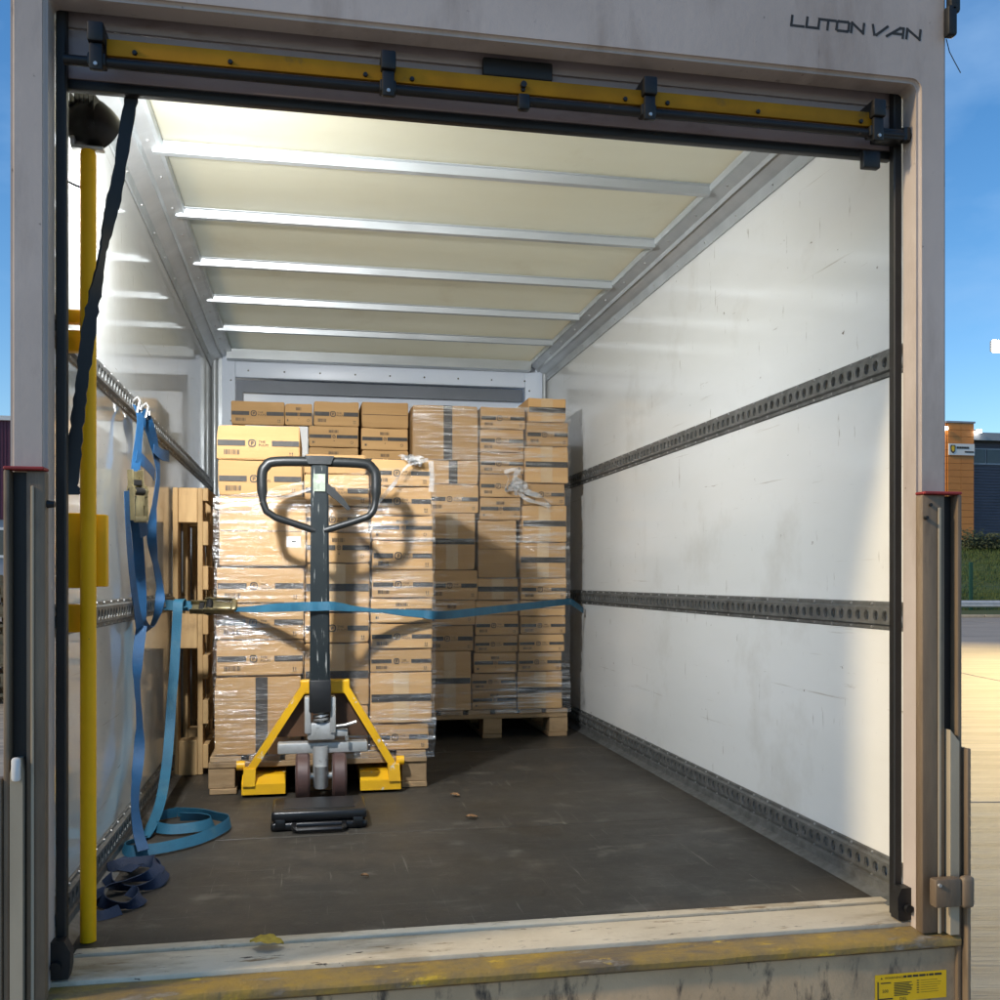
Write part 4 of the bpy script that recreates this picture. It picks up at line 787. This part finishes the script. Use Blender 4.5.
hp.ribbon([(-.53, 3.02, 1.03), (-.50, 2.97, 1.02), (-.47, 2.91, 1.03), (-.49, 2.84, 1.06), (-.45, 2.80, 1.065)], [(1, .3, .2), (1, .2, .3), (1, 0, .5), (.8, .5, .4), (.5, .8, .3)], .036)
hp.v = [(x, y, 1.001+max(0, z-1.008)*.8) for x, y, z in hp.v]
tag(obj('strap_heap', hp, 'navy', None, (-.47, 2.75, 1.0)), 'dark blue strap crumpled in a heap on the floor by yellow pole', 'strap')

# small litter on the floor and sill
def leaf(p, s, m, label, tilt):
    mb = MB(); n = 9; V = []; F = []
    for i in range(n):
        t = i/(n-1); wd_ = s*.36*math.sin(math.pi*min(1, t*1.02))**.8*(1+.25*math.sin(i*2.3))
        z = .004+.25*s*math.sin(t*2.6)*.5
        V += [(-wd_, (t-.5)*s, z+.004), (0, (t-.5)*s, z), (wd_, (t-.5)*s, z+.005)]
    for i in range(n-1):
        for j in (0, 1): q = i*3+j; F.append((q, q+1, q+4, q+3))
    o = obj('fallen_leaf', mb.add(V, F), m, None, (0, 0, 0)); o.location = p; o.rotation_euler.z = tilt; return tag(o, label, 'leaf')
leaf((.541, 3.726, 1.0), .04, 'leafd', 'small brown curled leaf on the van floor nearer the cartons', .9)
leaf((.548, 3.372, 1.0), .042, 'leafd', 'tan curled leaf on the van floor just behind the floor seam', 1.5)
leaf((.152, 2.76, 1.0), .022, 'leafd', 'tiny dark scrap on the open van floor near the sill', 1.3)
leaf((-.09, 2.27, 1.006), .075, 'leafy', 'yellow leaf lying on the worn white sill', 1.4)

# ================================================================== outside right: building, hedge, fence, barrier
B = thing('warehouse_building', 'dark clad warehouse with an orange panelled tower behind the fence', 'building', (62, 76, 4.9))
obj('wall', MB().box(54.9, 110, 76.0, 110, 4.0, 14.1).box(36, 52.4, 76.6, 110, 4.0, 13.2), 'clad', B, sm=False)
cor = MB()
for i in range(34):
    z = 5.2+i*.25; cor.prismx([(75.999, z), (75.93, z+.03), (75.93, z+.14), (75.999, z+.17)], 54.95, 100); 
    if z < 13: cor.prismx([(76.599, z), (76.53, z+.03), (76.53, z+.14), (76.599, z+.17)], 40, 52.3)
obj('cladding_rib', cor, 'clad', B, sm=False)['kind'] = 'stuff'
obj('roof', MB().prismx([(75.2, 13.6), (75.2, 14.25), (112, 15.6), (112, 14.0)], 54.95, 111), 'trim', B, sm=False)
tw = obj('tower', MB().box(52.4, 54.85, 75.1, 80, 4.0, 14.95), 'rust', B, sm=False)
for i in range(19):
    for j in (0, 1): obj('orange_panel', MB().box(52.42+j*1.215, 52.42+j*1.215+1.19, 75.0, 75.09, 4.3+i*.56, 4.3+i*.56+.535), 'orange', tw, sm=False)
    obj('orange_panel', MB().box(52.3, 52.39, 75.12, 77.5, 4.3+i*.56, 4.3+i*.56+.535), 'orange', tw, sm=False)
obj('tower_cap', MB().box(52.25, 54.95, 74.95, 80.1, 14.951, 15.1), 'trim', tw, sm=False)
sg = obj('sign_board', MB().box(52.44, 54.83, 74.90, 74.985, 12.25, 13.2), 'white', B, sm=False); sg['label'] = 'white sign board with dark shield emblem and small dark print'
sp = MB(); y = 74.88
sp.prism([(52.56, 12.95), (52.62, 13.08), (52.98, 13.08), (53.04, 12.95), (53.0, 12.55), (52.8, 12.38), (52.6, 12.55)], 74.87, 74.899); obj('emblem', sp, 'ink', sg, sm=False); sp = MB()
x = 53.15
for wq in (.13, .10, .15, .12, .14, .12, .11, .10): sp.box(x, x+wq, 74.88, 74.899, 12.78, 12.96); x += wq+.025
x = 53.9
for wq in (.10, .16, .14, .12, .10, .13): sp.box(x, x+wq, 74.88, 74.899, 12.46, 12.59); x += wq+.02
obj('print', sp, 'ink', sg, sm=False)['kind'] = 'stuff'
obj('emblem_inset', MB().prism([(52.66, 12.93), (52.70, 13.0), (52.90, 13.0), (52.94, 12.93), (52.92, 12.62), (52.8, 12.52), (52.68, 12.62)], 74.86, 74.869), 'stick', sg, sm=False)
for k_ in range(12):
    x = 55.2+k_*1.5
    wn = obj('window', MB().box(x, x+1.35, 75.86, 75.925, 11.75, 12.9), 'glass', B, sm=False)
    obj('window_frame', MB().box(x-.06, x+1.41, 75.84, 75.858, 12.9, 13.0).box(x-.06, x+1.41, 75.84, 75.858, 11.62, 11.75).box(x+1.36, x+1.42, 75.84, 75.858, 11.7505, 12.8995), 'trim', wn, sm=False)
M['lampw'] = emit('wall_lamp_glow', (1, .95, .85), 9)
for p in ((52.0, 75.0, 14.45), (55.15, 75.0, 14.3)):
    wl_ = obj('wall_lamp', MB().box(p[0]-.25, p[0]+.25, p[1]-.25, p[1]+.1, p[2], p[2]+.12), 'trim', B, sm=False); obj('diffuser', MB().box(p[0]-.23, p[0]+.23, p[1]-.28, p[1]-.251, p[2]-.14, p[2]+.12).box(p[0]-.23, p[0]+.23, p[1]-.24, p[1]+.1, p[2]-.14, p[2]-.001), 'lampw', wl_, sm=False)
def hedge(label, r0, r1, d, z, n, seed, hgt=1.3):
    rr = random.Random(seed); mb = MB()
    for i in range(n):
        t = rr.random(); rad = rr.random()**.5
        p = rgt*(r0+(r1-r0)*t)+fwd*(d+rr.gauss(0, .5)); top = hgt*(.7+.5*noise.noise(Vector((t*9, seed, 0))))
        c_ = Vector((p.x, p.y, z+max(.05, top*rr.random()))); s_ = rr.uniform(.05, .13)
        u_ = Vector((rr.gauss(0, 1), rr.gauss(0, 1), rr.gauss(0, 1))).normalized(); v_ = u_.orthogonal().normalized()
        mb.add([(c_-u_*s_)[:], (c_+v_*s_*.5)[:], (c_+u_*s_)[:], (c_-v_*s_*.5)[:]], [(0, 1, 2, 3)])
    st = MB()
    for i in range(10):
        p = rgt*(r0+(r1-r0)*(i+.5)/10)+fwd*d; st.tube([(p.x, p.y, z-.3), (p.x+.05, p.y, z+.4), (p.x-.05, p.y+.1, z+.9)], [.03, .02, .01], 5)
    b0 = rgt*((r0+r1)/2)+fwd*d
    t_ = thing('hedge_shrub', label, 'shrub', (b0.x, b0.y, z), 'shrubs on the grass bank'); obj('foliage', mb, 'leafg', t_, sm=False); obj('stem', st, 'rust', t_)
hedge('dark shrub at foot of the orange tower', 33.0, 36.0, 71.5, 4.05, 2600, 1, 1.5)
hedge('dark shrub on the bank right of the orange tower', 36.0, 40.5, 71.5, 4.05, 2800, 2, 1.2)
g = MB(); rr = random.Random(12)
for i in range(9000):
    t = rr.random(); d = 52.3+t*20; p = rgt*((.455+rr.random()*.09)*d)+fwd*d; z = .25+(d-52.5)/24.5*4.65+.35*noise.noise(Vector((p.x*.2, p.y*.2, 0)))-.03; h_ = rr.uniform(.12, .35); an = rr.random()*3.14
    g.add([(p.x-.03*math.cos(an), p.y-.03*math.sin(an), z), (p.x+.03*math.cos(an), p.y+.03*math.sin(an), z), (p.x+rr.gauss(0, .08), p.y+rr.gauss(0, .08), z+h_)], [(0, 1, 2)])
go = obj('grass', g, 'grass', None, (0, 0, 0), sm=False); tag(go, 'rough green grass covering the bank behind the barrier', 'grass', kind='stuff')
# green mesh fence
F0 = rgt*26+fwd*52.2; fe = thing('mesh_fence', 'green wire mesh fence with posts below the grass bank', 'fence', (F0.x, F0.y, .2))
for k_ in range(6):
    p = rgt*(24.6-2.5+k_*2.5)+fwd*52.3; obj('post', MB().box(p.x-.09, p.x+.09, p.y-.05, p.y+.05, .1, 2.75), 'green', fe, sm=False)
ms = MB()
for k_ in range(9):
    z = .35+k_*.28; p = rgt*22+fwd*52.25; q = rgt*34.6+fwd*52.25; ms.cyl((p.x, p.y, z), (q.x, q.y, z), .008, n=4)
for k_ in range(126):
    p = rgt*(22+k_*.1)+fwd*52.24; ms.cyl((p.x, p.y, .3), (p.x, p.y, 2.65), .004, n=3)
obj('wire_mesh', ms, 'green', fe, sm=False)['kind'] = 'stuff'
p = rgt*31.5+fwd*62; tag(obj('marker_post', MB().bbox(p.x-.07, p.x+.07, p.y-.07, p.y+.07, 1.5, 3.6, .02), 'barrier', None, (p.x, p.y, 1.5)), 'slim grey post standing on the grass bank', 'post')
# crash barrier
cb = thing('crash_barrier', 'galvanised crash barrier along the far edge of the yard', 'barrier', ((rgt*24+fwd*49.2).x, (rgt*24+fwd*49.2).y, 0))
V = []; F = []; prof = [(0, .42), (-.03, .46), (-.08, .48), (-.08, .54), (-.02, .57), (-.02, .60), (-.08, .63), (-.08, .69), (-.03, .72), (0, .76)]
xs = [10+i*1.0 for i in range(40)]
for x in xs:
    for (o_, z) in prof: q = rgt*x+fwd*(49.2+o_+.0009*(x-24)**2); V.append((q.x, q.y, z*1.0+.05))
k = len(prof)
for i in range(len(xs)-1):
    for j in range(k-1): F.append((i*k+j, (i+1)*k+j, (i+1)*k+j+1, i*k+j+1))
obj('rail_beam', MB().add(V, F), 'barrier', cb)
for x in (13.0, 16.2, 19.4, 22.6, 24.9, 28.1, 31.3): q = rgt*x+fwd*(49.3+.0009*(x-24)**2); obj('post', MB().box(q.x-.09, q.x+.09, q.y-.06, q.y+.06, 0, .72), 'barrier', cb, sm=False)
kb = rgt*6; V = []
ke = MB()
for i in range(14):
    q0 = rgt*(8+i*2.4)+fwd*48.75; me_ = None
    b_ = MB().bbox(-1.19, 1.19, -.07, .07, 0, .13, .02, 1)
    o = obj('kerb_stone', b_, 'cream', yard); o.location = q0; o.rotation_euler.z = -a
# floodlight mast at the right edge of view
q = rgt*17.46+fwd*35; hz_ = 9.9
fm = thing('floodlight_mast', 'tall floodlight mast with a lit lamp head beside the yard', 'floodlight', (q.x+.9, q.y, 0))
obj('mast', MB().cyl((q.x+.9, q.y, 0), (q.x+.9, q.y, hz_+.3), .09, .055, 12), 'barrier', fm)
obj('arm', MB().cyl((q.x+.9, q.y, hz_+.2), (q.x, q.y, hz_+.2), .04, n=8), 'barrier', fm)
obj('lamp_head', MB().bbox(q.x-.30, q.x+.30, q.y-.05, q.y+.12, hz_-.10, hz_+.28, .03), 'trim', fm)
M['flood'] = emit('flood_glow', (1, .80, .45), 60)
obj('lens', MB().bbox(q.x-.33, q.x+.33, q.y-.13, q.y-.052, hz_-.16, hz_+.26, .02), 'flood', fm, sm=False)
fl_ = bpy.data.lights.new('floodlight', 'SPOT'); flo = bpy.data.objects.new('floodlight', fl_); sc.collection.objects.link(flo); flo.parent = fm
flo.location = (-.9, -.3, hz_); tgt = Vector((3.5, 5.5, 0))-Vector((q.x, q.y, hz_)); flo.rotation_euler = tgt.to_track_quat('-Z', 'Y').to_euler()
fl_.energy = 8500; fl_.spot_size = R(88); fl_.spot_blend = .9; fl_.shadow_soft_size = .25; fl_.color = (1, .72, .28)

# ================================================================== outside left: maroon building, stacked pallets
mbd = thing('maroon_building', 'maroon clad building at the left edge of the yard', 'building', (-40, 62, 0))
obj('wall', MB().box(-90, -12, 60, 90, 5.2, 10.7), 'maroon', mbd, sm=False); obj('plinth', MB().box(-89.9, -12.1, 60.1, 89.9, 0, 5.19), 'trim', mbd, sm=False)
obj('roof_edge', MB().box(-90.2, -11.8, 59.8, 90.2, 10.701, 10.95), 'white', mbd, sm=False)
rbm = MB()
for i in range(150): rbm.box(-40+i*.18, -40+i*.18+.07, 59.95, 59.999, 5.25, 10.65)
obj('cladding_rib', rbm, 'maroon', mbd, sm=False)['kind'] = 'stuff'
for i in range(9):
    x = -36+i*2.6; wn = obj('window', MB().box(x, x+2.0, 60.02, 60.09, 3.2, 4.6), 'glass', mbd, sm=False); obj('window_frame', MB().box(x-.1, x+2.1, 59.99, 60.018, 4.6, 4.75).box(x-.1, x+2.1, 59.99, 60.018, 3.05, 3.2), 'white', wn, sm=False)
one = MB()
for nm, p, d in pallet_mesh_parts(.8, 1.2): one.box(p[0]-d[0]/2, p[0]+d[0]/2, p[1]-d[1]/2, p[1]+d[1]/2, p[2]-d[2]/2+.0005, p[2]+d[2]/2-.0005)
pme = one.mesh('stacked_pallet'); pme.materials.append(M['oldwood'])
for k_ in range(13):
    o = bpy.data.objects.new('stacked_pallet', pme); sc.collection.objects.link(o); o.location = (-4.55+random.uniform(-.03, .03), 16.4+random.uniform(-.03, .03), .002+k_*.1455); o.rotation_euler.z = .3+random.uniform(-.04, .04)
    tag(o, f'weathered wooden pallet, {(ORD[::-1])[k_].replace("topmost", "first")} from top of the outdoor pallet stack', 'pallet', 'stack of pallets in the yard')
